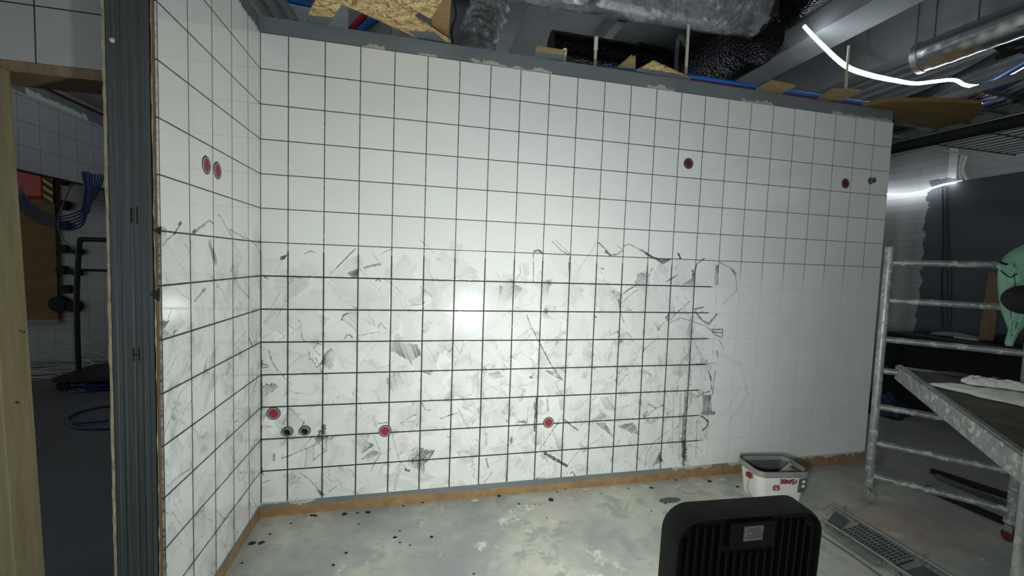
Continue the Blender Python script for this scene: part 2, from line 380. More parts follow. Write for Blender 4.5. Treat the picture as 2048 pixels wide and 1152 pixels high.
def finish(cv, name, Us, Vs, wfun, dfun, palefun, tilevar=True):
    u = (np.arange(cv.w)+.5)*RES; v = (np.arange(cv.h)+.5)*RES
    wig = (cv.n-.5)*.0012
    U, V = np.meshgrid(u, v); du = np.full(U.shape, 9., np.float32); dv = du.copy()
    for a in Us: du = np.minimum(du, np.abs(U-a))
    for a in Vs: dv = np.minimum(dv, np.abs(V-a))
    tone = np.ones((cv.h, cv.w), np.float32)
    iu = np.searchsorted(np.sort(Us), u); iv = np.searchsorted(np.sort(Vs), v); tv = rng.normal(0, .012, (len(Vs)+2, len(Us)+2)); tone += tv[iv][:, iu]
    tone += (noise2(cv.h, cv.w, 60)-.5)*.03 + (noise2(cv.h, cv.w, 14)-.5)*.012
    wd = wfun(U, V)
    ju = np.clip((wd-du+wig)/RES+.5, 0, 1); jv = np.clip((wd-dv+wig)/RES+.5, 0, 1); J = np.maximum(ju, jv)
    near = np.exp(-np.minimum(du, dv)/.012)*np.clip(cv.D*3.2*(noise2(cv.h, cv.w, 22)-.30), 0, .6)      # film thickens by the joints
    D = np.clip(cv.D+near, 0, .96)
    white = np.array([.74, .765, .745]); grime = np.array([.055, .052, .047])
    img = np.empty((cv.h, cv.w, 4), np.float32)
    pale = palefun(U, V); dk = dfun(U, V)
    for c in range(3):
        b = white[c]*tone*(1-D)+grime[c]*D
        jc = grime[c]*.45*dk + white[c]*.72*(1-dk); jc = jc*(1-pale)+white[c]*.80*pale
        img[:,:,c] = b*(1-J)+jc*J
    img[:,:,3] = 1
    s_ = np.clip(img[:,:,:3], 0, 1); img[:,:,:3] = np.where(s_ <= .0031308, s_*12.92, 1.055*s_**(1/2.4)-.055)
    im = bpy.data.images.new(name, cv.w, cv.h, alpha=False); im.pixels.foreach_set(img.ravel()); im.update(); im.pack()
    rg = np.empty((cv.h, cv.w, 4), np.float32); rg[:,:,0] = np.clip(.06+.22*np.clip(D*1.6, 0, 1)*(1-J)+.7*J, 0, 1); rg[:,:,1] = 1-J; rg[:,:,2] = 0; rg[:,:,3] = 1
    im2 = bpy.data.images.new(name+'_gloss', cv.w, cv.h, alpha=False); im2.colorspace_settings.name = 'Non-Color'; im2.pixels.foreach_set(rg.ravel()); im2.update(); im2.pack()
    m = Mt(name, WH, .12); t1 = m.n('ShaderNodeTexImage', image=im, extension='EXTEND'); t2 = m.n('ShaderNodeTexImage', image=im2, extension='EXTEND')
    uv = m.n('ShaderNodeTexCoord'); m.l(uv.outputs['UV'], t1.inputs[0]); m.l(uv.outputs['UV'], t2.inputs[0]); m.color(t1.outputs[0])
    sp = m.n('ShaderNodeSeparateColor'); m.l(t2.outputs[0], sp.inputs[0]); m.rough(sp.outputs[0]); m.bump(sp.outputs[1], .25, .003)
    return m.m
# main wall, u = x, v = z-0.10
Hm = 2.8; cm = Canvas(4.74, Hm, 0)
def MW(px, py): p = at(px, py, y=0); return (p.x, p.z-.10)
def LW(px, py): p = at(px, py, x=0); return (p.y+.985, p.z-.10)
rag = lambda u: .07*math.sin(u*7.3)+.05*math.sin(u*17.1+1)
haze(cm, lambda u, v: v < 1.42+rag(u) and u < 3.02+.06*math.sin(v*9)-.10*(1-v/1.5), 2600)
for i in range(420):
    u = rng.uniform(1.2, 3.1); v = rng.uniform(0, 1.0)
    cm.stroke(u, v, rng.choice([1,-1])*math.radians(rng.normal(58,16))+(math.pi if rng.random() < .5 else 0), rng.uniform(.08,.26), rng.uniform(.03,.10), rng.uniform(.2,.9), .05, rng.uniform(.4,.8), rng.uniform(.3,.95) if rng.random() < .35 else 0, rng.normal(0,.3))
# faint wash above and to the right
for i in range(260):
    u = rng.uniform(0, 4.7); v = rng.uniform(.1, 2.4)
    cm.stroke(u, v, rng.uniform(0, 6.28), rng.uniform(.1, .35), rng.uniform(.03, .1), .03, .012, .3)
for P, w_, d in [([(3.15,.9),(3.4,.8),(3.5,.55),(3.35,.35)], .02, .10), ([(3.1,.25),(3.3,.42),(3.42,.6)], .012, .10)]: cm.line(P, w_, d)
def trace(cv, fn, ox, oy, sc, items):
    for it in items:
        P = [fn(ox+x/sc, oy+y/sc) for x, y in it[0]]
        if it[1] == 'p':
            a = it[3] if len(it) > 3 else 1.0; cv.poly(P, it[2], a)
        else: cv.line(P, it[1]*.0019, it[2])
L_ = lambda *p: list(p)
trace(cm, MW, 500, 460, 3.84, [
 ([(805,148),(665,290)],2.2,.9),([(665,290),(600,352)],1.2,.7),([(232,205),(285,188),(265,228),(235,232)],'p',1.6),([(250,230),(200,330)],1,.35),
 ([(745,330),(832,295),(832,368),(790,366)],'p',1.3,.4),([(878,290),(930,275),(1000,262)],4,.7),([(940,180),(1000,262)],2.5,.3),([(420,182),(470,160),(500,172)],2.5,.5),
 ([(600,400),(700,530),(800,600)],1.1,.5),([(705,690),(745,640),(825,612),(822,790),(770,740)],'p',.42,-.8),([(705,690),(720,655),(750,640)],3,.9),([(740,645),(815,625)],1.5,.6),
 ([(1090,860),(1290,880),(1310,960),(1240,1010),(1085,930)],'p',.95,-1.2),([(1230,1005),(1242,1028)],3,.9),([(1110,800),(1150,790),(1150,850),(1105,850)],'p',.4,1.5),
 ([(730,830),(745,808),(765,805),(785,825)],2.4,.8),([(830,815),(900,795),(990,785)],1.6,.7),([(985,740),(1003,716),(1042,758)],1.8,.85),([(1003,716),(990,760)],1.4,.6),
 ([(450,995),(500,980),(530,1030),(555,1090)],1.6,.7),([(315,1030),(380,985),(470,940)],2.2,.4),([(145,930),(170,1010),(220,1090)],1.8,.85),([(235,470),(160,600)],1.3,.6),([(280,530),(200,690)],1.2,.5),
 ([(960,880),(850,1040)],1,.5),([(1660,860),(1565,1050)],1.1,.6),([(1560,860),(1612,950),(1640,870)],1.6,.7),([(1340,860),(1420,990)],1,.5),([(1500,750),(1560,850)],1.1,.5),
 ([(1090,145),(1040,165),(1000,195)],1.6,.5),([(840,295),(905,365),(1010,480)],1,.4),([(1350,545),(1325,572),(1230,580)],1.5,.75),([(1200,510),(1320,510),(1325,570),(1230,580)],'p',.25,0),
 ([(1100,440),(1180,605)],1,.4),([(1300,70),(1420,180)],1.1,.5),([(75,1020),(140,1040)],2,.8),([(88,1060),(140,1050)],2,.8),([(95,1000),(85,1110)],2,.8),([(965,395),(990,370),(1000,395)],2.5,.8),
 ([(1640,800),(1780,930)],1,.3),([(1380,716),(1400,714)],1.6,.9),([(800,590),(825,605)],3,.9),([(110,360),(140,375)],2,.7),([(1800,510),(1915,440)],3,.5),([(1680,860),(1860,1050)],1,.4),
 ([(1305,1080),(1390,1110)],2,.8),([(490,910),(520,870),(545,880)],1.6,.7),([(495,920),(540,965)],2.5,.4),([(80,1),(80,360)],1.2,.6),([(80,360),(80,860)],1.6,.8),([(80,860),(80,1110)],2,.9)])
trace(cm, MW, 950, 460, 3.7236, [
 ([(435,170),(435,395)],2,.8),([(440,160),(470,150),(505,172)],4,.8),([(575,85),(640,150),(690,182)],1.8,.7),([(600,75),(710,185)],1.4,.6),([(710,200),(698,260),(705,350)],2.2,.7),
 ([(295,385),(340,320),(335,265)],1.6,.7),([(180,405),(212,425),(195,500),(175,540)],'p',.9,1.4),([(175,530),(172,610)],1.4,.4),([(345,240),(400,250),(410,330),(360,350)],'p',.3,-1.2),
 ([(385,635),(410,700),(475,830)],1.9,.95),([(475,830),(570,1010),(650,1117)],2.2,.95),([(530,1050),(552,1030),(575,1025)],2,.8),([(530,1050),(590,1085),(640,1110)],2.6,.85),
 ([(915,85),(770,300)],1.1,.5),([(920,95),(960,130),(1010,190)],3,.8),([(975,160),(1010,190)],5,.9),([(1010,190),(1055,180),(1095,155)],4,.5),([(1060,120),(1100,145)],1.5,.6),
 ([(1105,125),(1145,102),(1240,155)],1.7,.8),([(1240,150),(1300,190),(1395,240)],4.5,.9),([(1350,215),(1470,215),(1400,258)],'p',1.1,.2),([(1515,180),(1530,213)],5,.95),([(1560,215),(1610,295)],1,.5),
 ([(1710,210),(1650,255)],2.5,.8),([(1650,255),(1640,300)],3.5,.9),([(1625,300),(1625,345)],6,.8),([(1540,405),(1635,350),(1638,410)],'p',.9,.4),([(1790,260),(1812,258),(1812,410),(1780,410)],'p',.8,1.57),
 ([(1820,240),(1900,280),(1940,320),(1950,450)],1.6,.8),([(1905,285),(1948,318),(1930,340)],'p',1.3),([(1950,450),(1900,500),(1845,555)],1.7,.7),([(1235,320),(1275,345)],5,.7),([(1190,390),(1240,335)],3,.4),
 ([(1110,470),(1160,435),(1210,405)],3.5,.8),([(1085,555),(1140,495),(1210,445)],2.6,.6),([(1290,345),(1320,285)],2,.7),([(1320,280),(1440,530)],1,.45),([(1500,360),(1580,530)],1,.5),
 ([(1070,520),(1085,610)],4,.8),([(1085,610),(1110,690)],2.5,.8),([(1455,670),(1520,600),(1600,530)],1.8,.85),([(1450,690),(1530,655),(1620,680),(1720,715),(1785,775)],1.7,.85),
 ([(1635,590),(1700,575)],4,.8),([(1640,610),(1690,670),(1740,700),(1800,630)],5,.8),([(1760,742),(1845,740),(1840,800),(1790,780),(1762,745)],2.4,.9),([(1770,760),(1840,765)],3,.8),
 ([(1410,655),(1445,620),(1445,690)],'p',1.1),([(1240,950),(1260,890),(1345,820)],1.6,.6),([(1360,735),(1410,685)],3,.5),([(1003,745),(1010,785),(1060,755),(1085,795),(1125,760),(1165,795)],2.6,.5),
 ([(915,260),(980,400),(1075,540)],1,.45),([(945,285),(960,292)],4,.8),([(1420,388),(1510,335)],3,.7),([(1570,780),(1608,640),(1608,800)],'p',.6,1.2),([(1650,880),(1700,975)],1.1,.6),([(1615,1000),(1800,990)],1.6,.7),
 ([(1820,820),(1855,890)],1.8,.7),([(1740,1050),(1760,1117)],4,.8),([(1550,960),(1600,900),(1600,990)],'p',.7,1.2),([(400,740),(310,810)],1.4,.5),([(320,645),(400,695)],1,.4),([(90,1060),(180,1060),(200,1100),(130,1110)],'p',.6,.2),
 ([(1370,520),(1460,400)],1,.2),([(1590,820),(1605,1117)],5,.4),([(1800,900),(1810,950)],3,.7),([(1260,1050),(1310,1080)],4,.6),([(410,1095),(425,1100)],4,.9),([(885,640),(905,650)],3,.7)])
trace(cm, MW, 950, 740, 3.6, [
 ([(510,5),(580,25),(625,65)],2.4,.8),([(625,65),(580,90),(600,140),(640,190)],1.5,.75),([(640,200),(560,290)],1,.5),([(445,200),(432,330),(428,440)],3.4,.8),([(430,230),(440,340)],4,.8),([(300,380),(350,362),(378,382)],'p',1.3),
 ([(615,350),(465,575)],1.6,.8),([(645,360),(740,435)],4,.9),([(740,435),(775,385)],2,.6),([(570,412),(600,385),(632,380)],3,.8),([(505,602),(660,690)],6.5,1.0),([(660,690),(740,590),(890,500)],1.6,.6),([(775,540),(665,690)],1.2,.5),
 ([(830,360),(920,300),(965,340),(850,372)],'p',.8,.5),([(870,380),(935,380),(1000,475)],'p',.95,.8),([(870,380),(990,475)],1.8,.9),([(1020,400),(1140,380),(1190,470),(1150,462)],'p',.9,.6),([(900,200),(990,180),(1010,300),(940,280)],'p',.6,-.9),
 ([(340,560),(345,470),(410,440)],2.5,.25),([(340,560),(375,700),(470,790)],2.5,.25),([(195,510),(240,545),(280,548)],1.5,.6),([(262,485),(262,525)],5,.9),([(1245,245),(1305,275),(1220,345)],2.2,.8),([(1305,275),(1360,250)],2,.8),
 ([(1215,330),(1240,300)],5,.7),([(1220,700),(1240,590),(1300,510),(1400,435)],1.8,.7),([(1280,690),(1330,590),(1350,660)],'p',1.2,1.3),([(1520,150),(1505,400)],7,.6),([(1505,330),(1500,500)],9,.75),([(1500,500),(1510,640)],14,.8),
 ([(1430,180),(1420,600)],4,.35),([(1480,170),(1470,640)],6,.35),([(1560,180),(1555,240)],3,.6),([(1635,180),(1700,180),(1710,330),(1640,325)],'p',.9,1.5),([(1630,330),(1680,370),(1675,400),(1640,435)],4.5,.85),([(1640,310),(1715,310)],10,.7),
 ([(1730,0),(1710,180)],2.4,.7),([(1690,30),(1705,140)],3,.6),([(1595,195),(1640,170),(1690,155)],5,.6),([(1530,540),(1600,555),(1635,585)],1.5,.6),([(685,745),(705,730),(718,760)],3,.8),([(430,782),(500,775)],3,.7),
 ([(1600,360),(1590,640)],4,.35),([(65,810),(125,735)],1.4,.8),([(80,640),(95,700)],4,.7),([(80,460),(82,540)],4,.5),([(1050,280),(1100,255)],2,.6),([(120,120),(185,160)],1.3,.6),([(90,30),(170,10),(210,50),(160,60)],'p',.8,.3),([(400,55),(425,20)],2.4,.7),
 ([(520,210),(528,290)],4,.7),([(1180,150),(1180,600)],2,.3),([(1240,180),(1300,120)],1.6,.5)])
trace(cm, MW, 500, 740, 3.6, [
 ([(1025,40),(1065,130)],1.8,.6),([(1080,390),(1150,340),(1200,318)],2,.7),([(1090,375),(1180,370)],2.2,.6),([(935,600),(870,625),(800,642)],1.8,.7),([(800,640),(935,600),(880,570)],'p',.8,.3),([(945,600),(900,665),(870,730)],1.7,.8),
 ([(895,480),(945,600)],2.2,.5),([(1025,470),(1075,650)],1.5,.6),([(1075,650),(1135,720)],2,.6),([(1120,712),(1145,726)],5,.95),([(360,740),(430,790),(520,890)],1.8,.7),([(470,850),(545,905),(510,905)],'p',1.2,-.8),
 ([(235,635),(300,610),(410,560),(465,545)],1.7,.75),([(410,560),(395,700)],2,.5),([(462,545),(455,640)],2,.5),([(405,560),(460,550),(440,690),(395,700)],'p',.25,1.4),([(450,655),(500,610),(545,585)],2.2,.7),([(548,480),(548,588)],1.6,.8),
 ([(455,480),(545,585)],1.7,.7),([(385,555),(455,475)],1.2,.7),([(530,400),(530,450)],8,.75),([(1235,235),(1265,290),(1300,288)],1.7,.8),([(1370,350),(1440,325),(1490,310)],2.2,.7),([(1500,280),(1540,360),(1580,430)],2.6,.5),
 ([(1080,665),(1040,860)],6,.35),([(570,875),(625,835)],2,.7),([(232,392),(245,375),(262,350)],2,.8),([(1685,815),(1740,740)],1.3,.8),([(175,610),(172,650)],5,.75),([(100,812),(115,800),(135,798)],2.4,.8),([(83,40),(83,295)],3,.9),
 ([(83,400),(83,700)],2.2,.8),([(83,700),(95,760)],2.4,.8),([(112,90),(118,180)],1.4,.7),([(230,640),(240,600)],1.8,.6),([(870,320),(905,320),(925,420),(885,400)],'p',.45,-1.3),([(700,700),(755,740),(750,780)],'p',.6,-.9),
 ([(925,385),(985,380)],3,.7),([(1060,280),(1215,240),(1215,330),(1080,360)],'p',.35,-1.4),([(245,395),(235,370),(300,320),(370,315)],1.5,.6),([(390,370),(370,420)],2.4,.85),([(110,408),(160,405)],1.6,.7),([(450,600),(760,600)],1,.05)])
cols = [.0] + [.1487+.2*i for i in range(23)]
ks = [2.8-.2*k for k in range(1, 14)]
grey_r = lambda U, V: sm(V+.02*np.sin(U*31), 1.40, 1.52)*0
main_dark = lambda U, V: np.clip(sm(V+.03*np.sin(U*29), 1.38, 1.58)+sm(-(U+.03*np.sin(V*23)-.05*V), -3.10, -3.02), 0, 1)
M_tilemain = finish(cm, 'wall_tiles', np.array(cols), np.array(ks),
    lambda U, V: np.where((V < 1.55) & (U < 3.1), .0042, np.where(V > 1.45, .0026, .0018))*(1-.25*sm(U, 2.5, 4.7)),
    lambda U, V: main_dark(U, V)*np.where((V > 1.45) & (U > 3.0), .93, 1.0), lambda U, V: 1-main_dark(U, V))
cl = Canvas(.985, Hm, 0)
haze(cl, lambda u, v: v < 1.52+.06*math.sin(u*15), 900)
for i in range(260):
    cl.stroke(rng.uniform(0,.98), rng.uniform(0,1.35), rng.choice([1,-1])*math.radians(rng.normal(58,16))+(math.pi if rng.random() < .5 else 0), rng.uniform(.10,.30), rng.uniform(.03,.12), rng.uniform(.2,.9), .06, rng.uniform(.4,.8), rng.uniform(.3,.95) if rng.random() < .3 else 0, rng.normal(0,.3))
for i in range(60): cl.stroke(rng.uniform(0,.98), rng.uniform(1.2,2.4), rng.uniform(0, 6.28), rng.uniform(.1,.3), rng.uniform(.03,.08), .03, .012, .3)
trace(cl, LW, 300, 400, 3.6, [
 ([(200,170),(222,152),(235,170),(205,200)],'p',1.6),([(185,222),(210,195)],2,.8),([(90,330),(120,290),(190,232)],1.7,.6),([(315,228),(390,172),(430,148),(455,170)],2,.7),([(310,232),(330,220)],5,.9),([(340,215),(400,175)],4,.5),
 ([(485,115),(500,110),(530,160),(590,265)],1.4,.8),([(570,210),(680,272)],1.5,.8),([(685,240),(690,270),(720,292)],2,.7),([(720,292),(765,325),(795,400)],1.5,.8),([(600,300),(660,415)],1.2,.5),([(660,415),(600,600)],1.5,.5),
 ([(320,730),(385,655)],3,.7),([(380,655),(395,645)],5,.9),([(185,635),(230,685),(285,710)],1.5,.5),([(480,620),(520,650),(560,745)],2,.6),([(565,740),(535,845)],1.7,.5),([(625,610),(720,710)],5,.4),([(92,865),(142,868),(95,935)],'p',1.8),
 ([(95,930),(160,980),(95,1005)],'p',.8,.8),([(715,1000),(735,1050)],5,.8),([(158,780),(130,860)],2,.5),([(635,825),(685,955)],1.6,.5),([(715,850),(770,980)],1.8,.6),([(610,1045),(680,950)],1.5,.6),([(205,450),(260,530)],1.2,.4),([(250,320),(290,380)],4,.3)])
trace(cl, LW, 0, 560, 1.946, [
 ([(650,370),(680,310),(695,290)],1.6,.6),([(640,430),(745,352),(745,300)],'p',.5,.9),([(640,600),(670,520),(705,430)],1.8,.6),([(700,548),(722,500),(745,470)],2.6,.5),([(785,490),(830,350),(838,400),(800,500)],'p',.6,1.2),
 ([(650,805),(700,760),(742,735)],2.6,.6),([(840,890),(870,930),(905,920)],1.2,.7),([(755,580),(790,620)],1.6,.5),([(760,820),(800,740)],1.6,.5),([(905,740),(920,640)],1.8,.5),([(970,470),(1000,390)],4,.6),([(915,552),(925,548)],3,.8),
 ([(975,830),(1000,890),(980,925)],2.5,.5),([(850,1040),(880,960)],1.5,.4),([(670,900),(735,1000)],1.4,.4)])
lj = np.array([.985-(.1807+.2*i) for i in range(0, 5)]+[.984]); 
M_tileleft = finish(cl, 'side_wall_tiles', lj, np.array(ks), lambda U, V: np.where(V < 1.6, .0036, .0026), lambda U, V: np.ones_like(U), lambda U, V: np.zeros_like(U))
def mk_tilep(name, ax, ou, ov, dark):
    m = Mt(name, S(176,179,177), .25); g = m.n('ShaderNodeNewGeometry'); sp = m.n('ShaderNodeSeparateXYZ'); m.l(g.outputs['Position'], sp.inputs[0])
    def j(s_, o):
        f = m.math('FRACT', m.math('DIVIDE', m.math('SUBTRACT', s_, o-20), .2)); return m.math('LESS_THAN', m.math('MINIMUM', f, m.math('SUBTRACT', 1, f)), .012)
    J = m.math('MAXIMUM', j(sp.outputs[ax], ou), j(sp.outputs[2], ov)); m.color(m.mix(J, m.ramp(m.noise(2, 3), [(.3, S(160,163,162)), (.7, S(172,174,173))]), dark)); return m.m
def uvquad(o, sel, fu):
    me = o.data; uv = me.uv_layers.new(name='UVMap')
    for p in me.polygons:
        for li in p.loop_indices:
            v = me.vertices[me.loops[li].vertex_index].co + WL[o.name]; uv.data[li].uv = fu(v)

# ------------------------------------------------------------------ setting
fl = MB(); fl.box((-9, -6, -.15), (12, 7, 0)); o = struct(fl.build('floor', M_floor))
wb = MB(); wb.box((-.163, .01, 0), (4.74, .17, 3.0)); wall = struct(wb.build('wall_back', M_mem))
t = MB(); t.box((0, 0, .10), (4.74, .01, 2.9)); tl = t.build('tile_cladding', M_tilemain, wall)
uvquad(tl, None, lambda v: (v.x/4.74, (v.z-.10)/2.8))
ws = MB(); ws.box((-.150, -.972, 0), (-.010, .01, 3.0)); wl = struct(ws.build('wall_left', M_mem))
t = MB(); t.box((-.010, -.985, .10), (0, .001, 2.9)); tl = t.build('tile_cladding', M_tileleft, wl)
uvquad(tl, None, lambda v: ((v.y+.985)/.985, (v.z-.10)/2.8))
# raw end of the side wall: board edges + steel stud
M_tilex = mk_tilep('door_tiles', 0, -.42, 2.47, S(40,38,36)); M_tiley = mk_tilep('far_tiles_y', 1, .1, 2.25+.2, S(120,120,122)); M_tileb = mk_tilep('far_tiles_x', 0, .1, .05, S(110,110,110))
e = MB()
n = 90
def jagstrip(mb, x0, x1, y0, amp, z0=0, z1=3.0):
    zs = [z0+(z1-z0)*i/n for i in range(n+1)]
    pts = []
    for z in zs:
        a = random.uniform(-amp, amp); pts.append([(x0+a*.5, y0-abs(a), z), (x1+random.uniform(-amp,amp)*.4, y0-abs(a)*.6, z), (x1, y0+.012, z), (x0, y0+.012, z)])
    b = len(mb.v)
    for q in pts: mb.v += [Vector(v) for v in q]
    for i in range(n):
        for k in range(4): mb.f.append([b+4*i+k, b+4*i+(k+1)%4, b+4*i+4+(k+1)%4, b+4*i+4+k]); mb.m.append(0)
    mb.f.append([b,b+1,b+2,b+3]); mb.m.append(0); mb.f.append([b+4*n+k for k in (3,2,1,0)]); mb.m.append(0)
jagstrip(e, -.018, -.011, -.984, .003); e.build('board_edge', M_plaster_edge, wl)
e = MB(); jagstrip(e, -.162, -.154, -.984, .003); e.build('board_edge', M_plaster_edge, wl)
e = MB(); jagstrip(e, -.0105, -.006, -.988, .0015, .08, 2.92); e.build('tile_edge', M_paperbrown, wl)
sd = thing('wall_stud', (-.085, -.985, 0), 'grey metal stud with punched marks closing the raw end of the side wall', 'stud')
p = MB(); prof = [(-.150,0),(-.150,-.012),(-.137,-.013),(-.135,-.010),(-.118,-.010),(-.116,-.014),(-.112,-.014),(-.110,-.010),(-.088,-.010),(-.086,-.007),(-.080,-.007),(-.078,-.010),(-.058,-.010),(-.056,-.014),(-.052,-.014),(-.050,-.010),(-.038,-.010),(-.036,-.013),(-.024,-.012),(-.024,0)]
p.prism([(x, -.972+y-.001, .001) for x, y in prof], (0,0,2.998)); p.build('web', M_stud, sd)
def yf(px, py): return at(px, py, y=-.984)
k = MB()
for px, y0, y1 in ((262, 415, 446), (274, 413, 447)):
    a, b = yf(px, y0), yf(px, y1); k.box((a.x-.0012, -.9850, b.z), (a.x+.0012, -.9815, a.z))
k.build('punched_slot', M_deepblack, sd)
k = MB(); a, b = yf(267, 697), yf(279, 722); m_ = (a.z+b.z)/2
k.box((a.x-.0012,-.985,b.z), (a.x+.0012,-.9815,a.z)); k.box((b.x-.0012,-.985,b.z), (b.x+.0012,-.9815,a.z)); k.box((a.x,-.985,m_-.001), (b.x,-.9815,m_+.001))
k.build('punched_mark', M_deepblack, sd)
k = MB(); c = yf(222, 80)
k.lathe([(0,.004),(.006,.0035),(.009,0)], (c.x+.003,-.984,c.z), 12, Matrix.Rotation(math.radians(90), 3, 'X')); k.build('filler_dab', M_pale, sd, True)
k = MB()
for px, py, s_ in ((316,462,.010),(313,590,.016)):
    c = yf(px, py); k._add([(c.x+.012,-.990,c.z+s_*1.6),(c.x-s_,-.991,c.z+.002),(c.x+.010,-.990,c.z-s_*1.5),(c.x+.012,-.984,c.z+s_*1.6),(c.x-s_,-.984,c.z+.002),(c.x+.010,-.984,c.z-s_*1.5)], [(0,1,2),(3,5,4),(0,3,4,1),(1,4,5,2),(2,5,3,0)])
    k.build('grout_dab', M_grout, sd); k = MB()
# cross wall over the doorway on the left
cw = MB(); cw.box((-4.5, -.875, 2.275), (-.163, -.72, 3.0)); cwo = struct(cw.build('wall_doorway', M_mem))
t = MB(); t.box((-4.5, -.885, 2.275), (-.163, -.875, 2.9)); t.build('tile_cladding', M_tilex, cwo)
t = MB(); t.box((-4.5, -.882, 2.238), (-.165, -.72, 2.274)); t.build('lintel', M_timber, cwo)
cw2 = MB(); cw2.box((-4.5, -.885, 0), (-1.45, -.72, 2.237)); struct(cw2.build('wall_doorway_side', M_mem))
# leaning post
ps = MB(); d = .115
B = [Vector((-.432, -.885, 0)), Vector((-.494, -.885, 2.236))]
ps._add([B[0]+Vector((-.1,-d,0)), B[0]+Vector((0,-d,0)), B[0], B[0]+Vector((-.1,0,0)), B[1]+Vector((-.1,-d,0)), B[1]+Vector((0,-d,0)), B[1], B[1]+Vector((-.1,0,0))],
        [(0,3,2,1),(4,5,6,7),(0,1,5,4),(1,2,6,5),(2,3,7,6),(3,0,4,7)])
po = ps.build('timber_post', M_wood, bevel=.003); tag(po, 'pale pine post standing in the doorway at the far left', 'post')
k = MB()
for px, py in ((46,664),(34,805)):
    c = at(px, py, x=-.455); k.lathe([(0,.0012),(.003,.001),(.004,0)], c+Vector((.003,0,0)), 10, Matrix.Rotation(math.radians(90), 3, 'Y')); k.build('knot', M_deepblack, po); k = MB()
# ceiling, beams, far walls
cb = MB(); 
ys0, ys1 = -6, 7
x = 5.6
prof = [(-9, 4.40)]
while x < 12: prof += [(x, 4.40), (x+.10, 4.40), (x+.13, 4.46), (x+.22, 4.46)]; x += .25
pts = [(a, b) for a, b in prof] + [(12, 4.55), (-9, 4.55)]
cb.prism([(a, ys0, b) for a, b in pts], (0, ys1-ys0, 0)); struct(cb.build('ceiling', M_conc))
def beam(nm, x0, x1, z0, y0, y1, m=M_beam, z1=4.4):
    b = MB(); b.box((x0, y0, z0), (x1, y1, z1)); return struct(b.build(nm, m))
beam('trim_1', 4.22, 4.57, 3.70, -1.0, 7); beam('trim_2', 1.55, 1.86, 4.0, .8, 7); beam('trim_3', 5.36, 5.55, 3.72, -1.5, 7); beam('trim_4', -.9, -.6, 3.9, .6, 7)
beam('trim_5', 2.9, 3.0, 4.2, .9, 7, M_conc); beam('trim_6', .7, .85, 3.9, .9, 7, M_conc)
fw = MB(); fw.box((-9, 6.5, 0), (12, 6.7, 4.4)); struct(fw.build('wall_far', M_soot))
fw = MB(); fw.box((11.5, -6, 0), (11.7, 6.5, 4.4)); struct(fw.build('wall_far_right', M_soot))
# right: white blockwork wall, part coated grey, with an opening above the grey part
rb = MB(); rb.prism([(7.53, 6.5, 0), (7.53, -5.0, 0), (7.53, -5.0, 2.93), (7.53, 1.30, 2.85), (7.53, 1.30, 3.33), (7.53, 6.5, 3.33)], (.15, 0, 0)); struct(rb.build('wall_right', M_block))
r2 = MB(); r2.box((9.3, -5, 0), (9.45, 6.5, 4.1)); struct(r2.build('wall_right_beyond', M_block))
# dark room on the left
bh = MB(); bh.box((-2.42, -.72, 2.26), (-2.28, 6.5, 3.0)); bho = struct(bh.build('wall_bulkhead', M_mem)); 
t = MB(); t.box((-2.28, -.72, 2.25), (-2.27, 6.5, 2.88)); t.build('tile_cladding', M_tiley, bho)
t = MB(); t.box((-2.285, -.72, 2.235), (-2.262, 6.5, 2.25)); t.build('edge_profile', M_deepblack, bho)
bw = MB(); bw.box((-9, 4.4, 0), (-2.0, 4.5, 3.9)); struct(bw.build('wall_left_room', M_tileb))
struct(MB().box((-2.28, 6.3, 0), (-2.0, 6.5, 3), 0).build('wall_left_room_corner', M_soot))

# ------------------------------------------------------------------ sockets and pipe stubs on the tiles
def frame_on(wallname, c):
    if wallname == 'main': return Matrix.Translation((c.x, 0, c.z)) @ Matrix.Rotation(math.radians(90), 4, 'X')      # local z -> -y
    return Matrix.Translation((0, c.y, c.z)) @ Matrix.Rotation(math.radians(90), 4, 'Y') @ Matrix.Rotation(math.radians(90), 4, 'Z')
def socket(wallname, px, py, label, r=.036, dark=False, grp='flush socket boxes in the tiles'):
    c = at(px, py, y=0) if wallname == 'main' else at(px, py, x=0)
    t = thing('socket_box', c, label, 'socket box', grp); M = frame_on(wallname, c)
    a = MB(); a.lathe([(r+.004,-.0002),(r+.004,.0004),(r,.0006)], n=32); a.build('cut_hole', M_deepblack, t, M=M)
    a = MB(); a.lathe([(r,.0002),(r-.001,.0032),(r-.007,.0034),(r-.009,.001)], n=32); a.build('rim', M_greyp if not dark else M_greydark, t, True, M=M)
    ins = MB(); rr = r-.009
    for q in range(4):
        pts = []
        for k in range(9):
            an = math.radians(q*90+4+82*k/8); pts.append((rr*math.cos(an), rr*math.sin(an)))
        an = math.radians(q*90+45); cx, cy = .0016*math.cos(an), .0016*math.sin(an); g = .6
        ins.prism([(cx, cy, .0006)]+[(x+cx*g*.3, y+cy*g*.3, .0006) for x, y in pts], (0,0,.0016))
    ins.build('insert', M_red if not dark else M_reddark, t, M=M)
    a = MB(); a.box((-.0011,-rr,.0006),(.0011,rr,.0030)); a.box((-rr,-.0011,.0006),(rr,.0011,.0028)); a.build('cross_rib', M_reddark if not dark else M_deepblack, t, M=M)
    return t
socket('main', 547, 827, 'red socket box low in the corner, above the two open pipe stubs')
socket('main', 770, 862, 'red socket box low on the wall, first to the right of the pipe stubs')
socket('main', 1097, 845, 'red socket box low on the wall, the rightmost of the low ones')
socket('main', 1377, 327, 'red socket box alone high on the clean white tiles', dark=True)
socket('main', 1691, 367, 'dark red socket box high on the tiles near the wall end', dark=True)
socket('left', 413, 330, 'red socket box on the side wall, left one of the pair')
socket('left', 435, 341, 'red socket box on the side wall, right one of the pair')
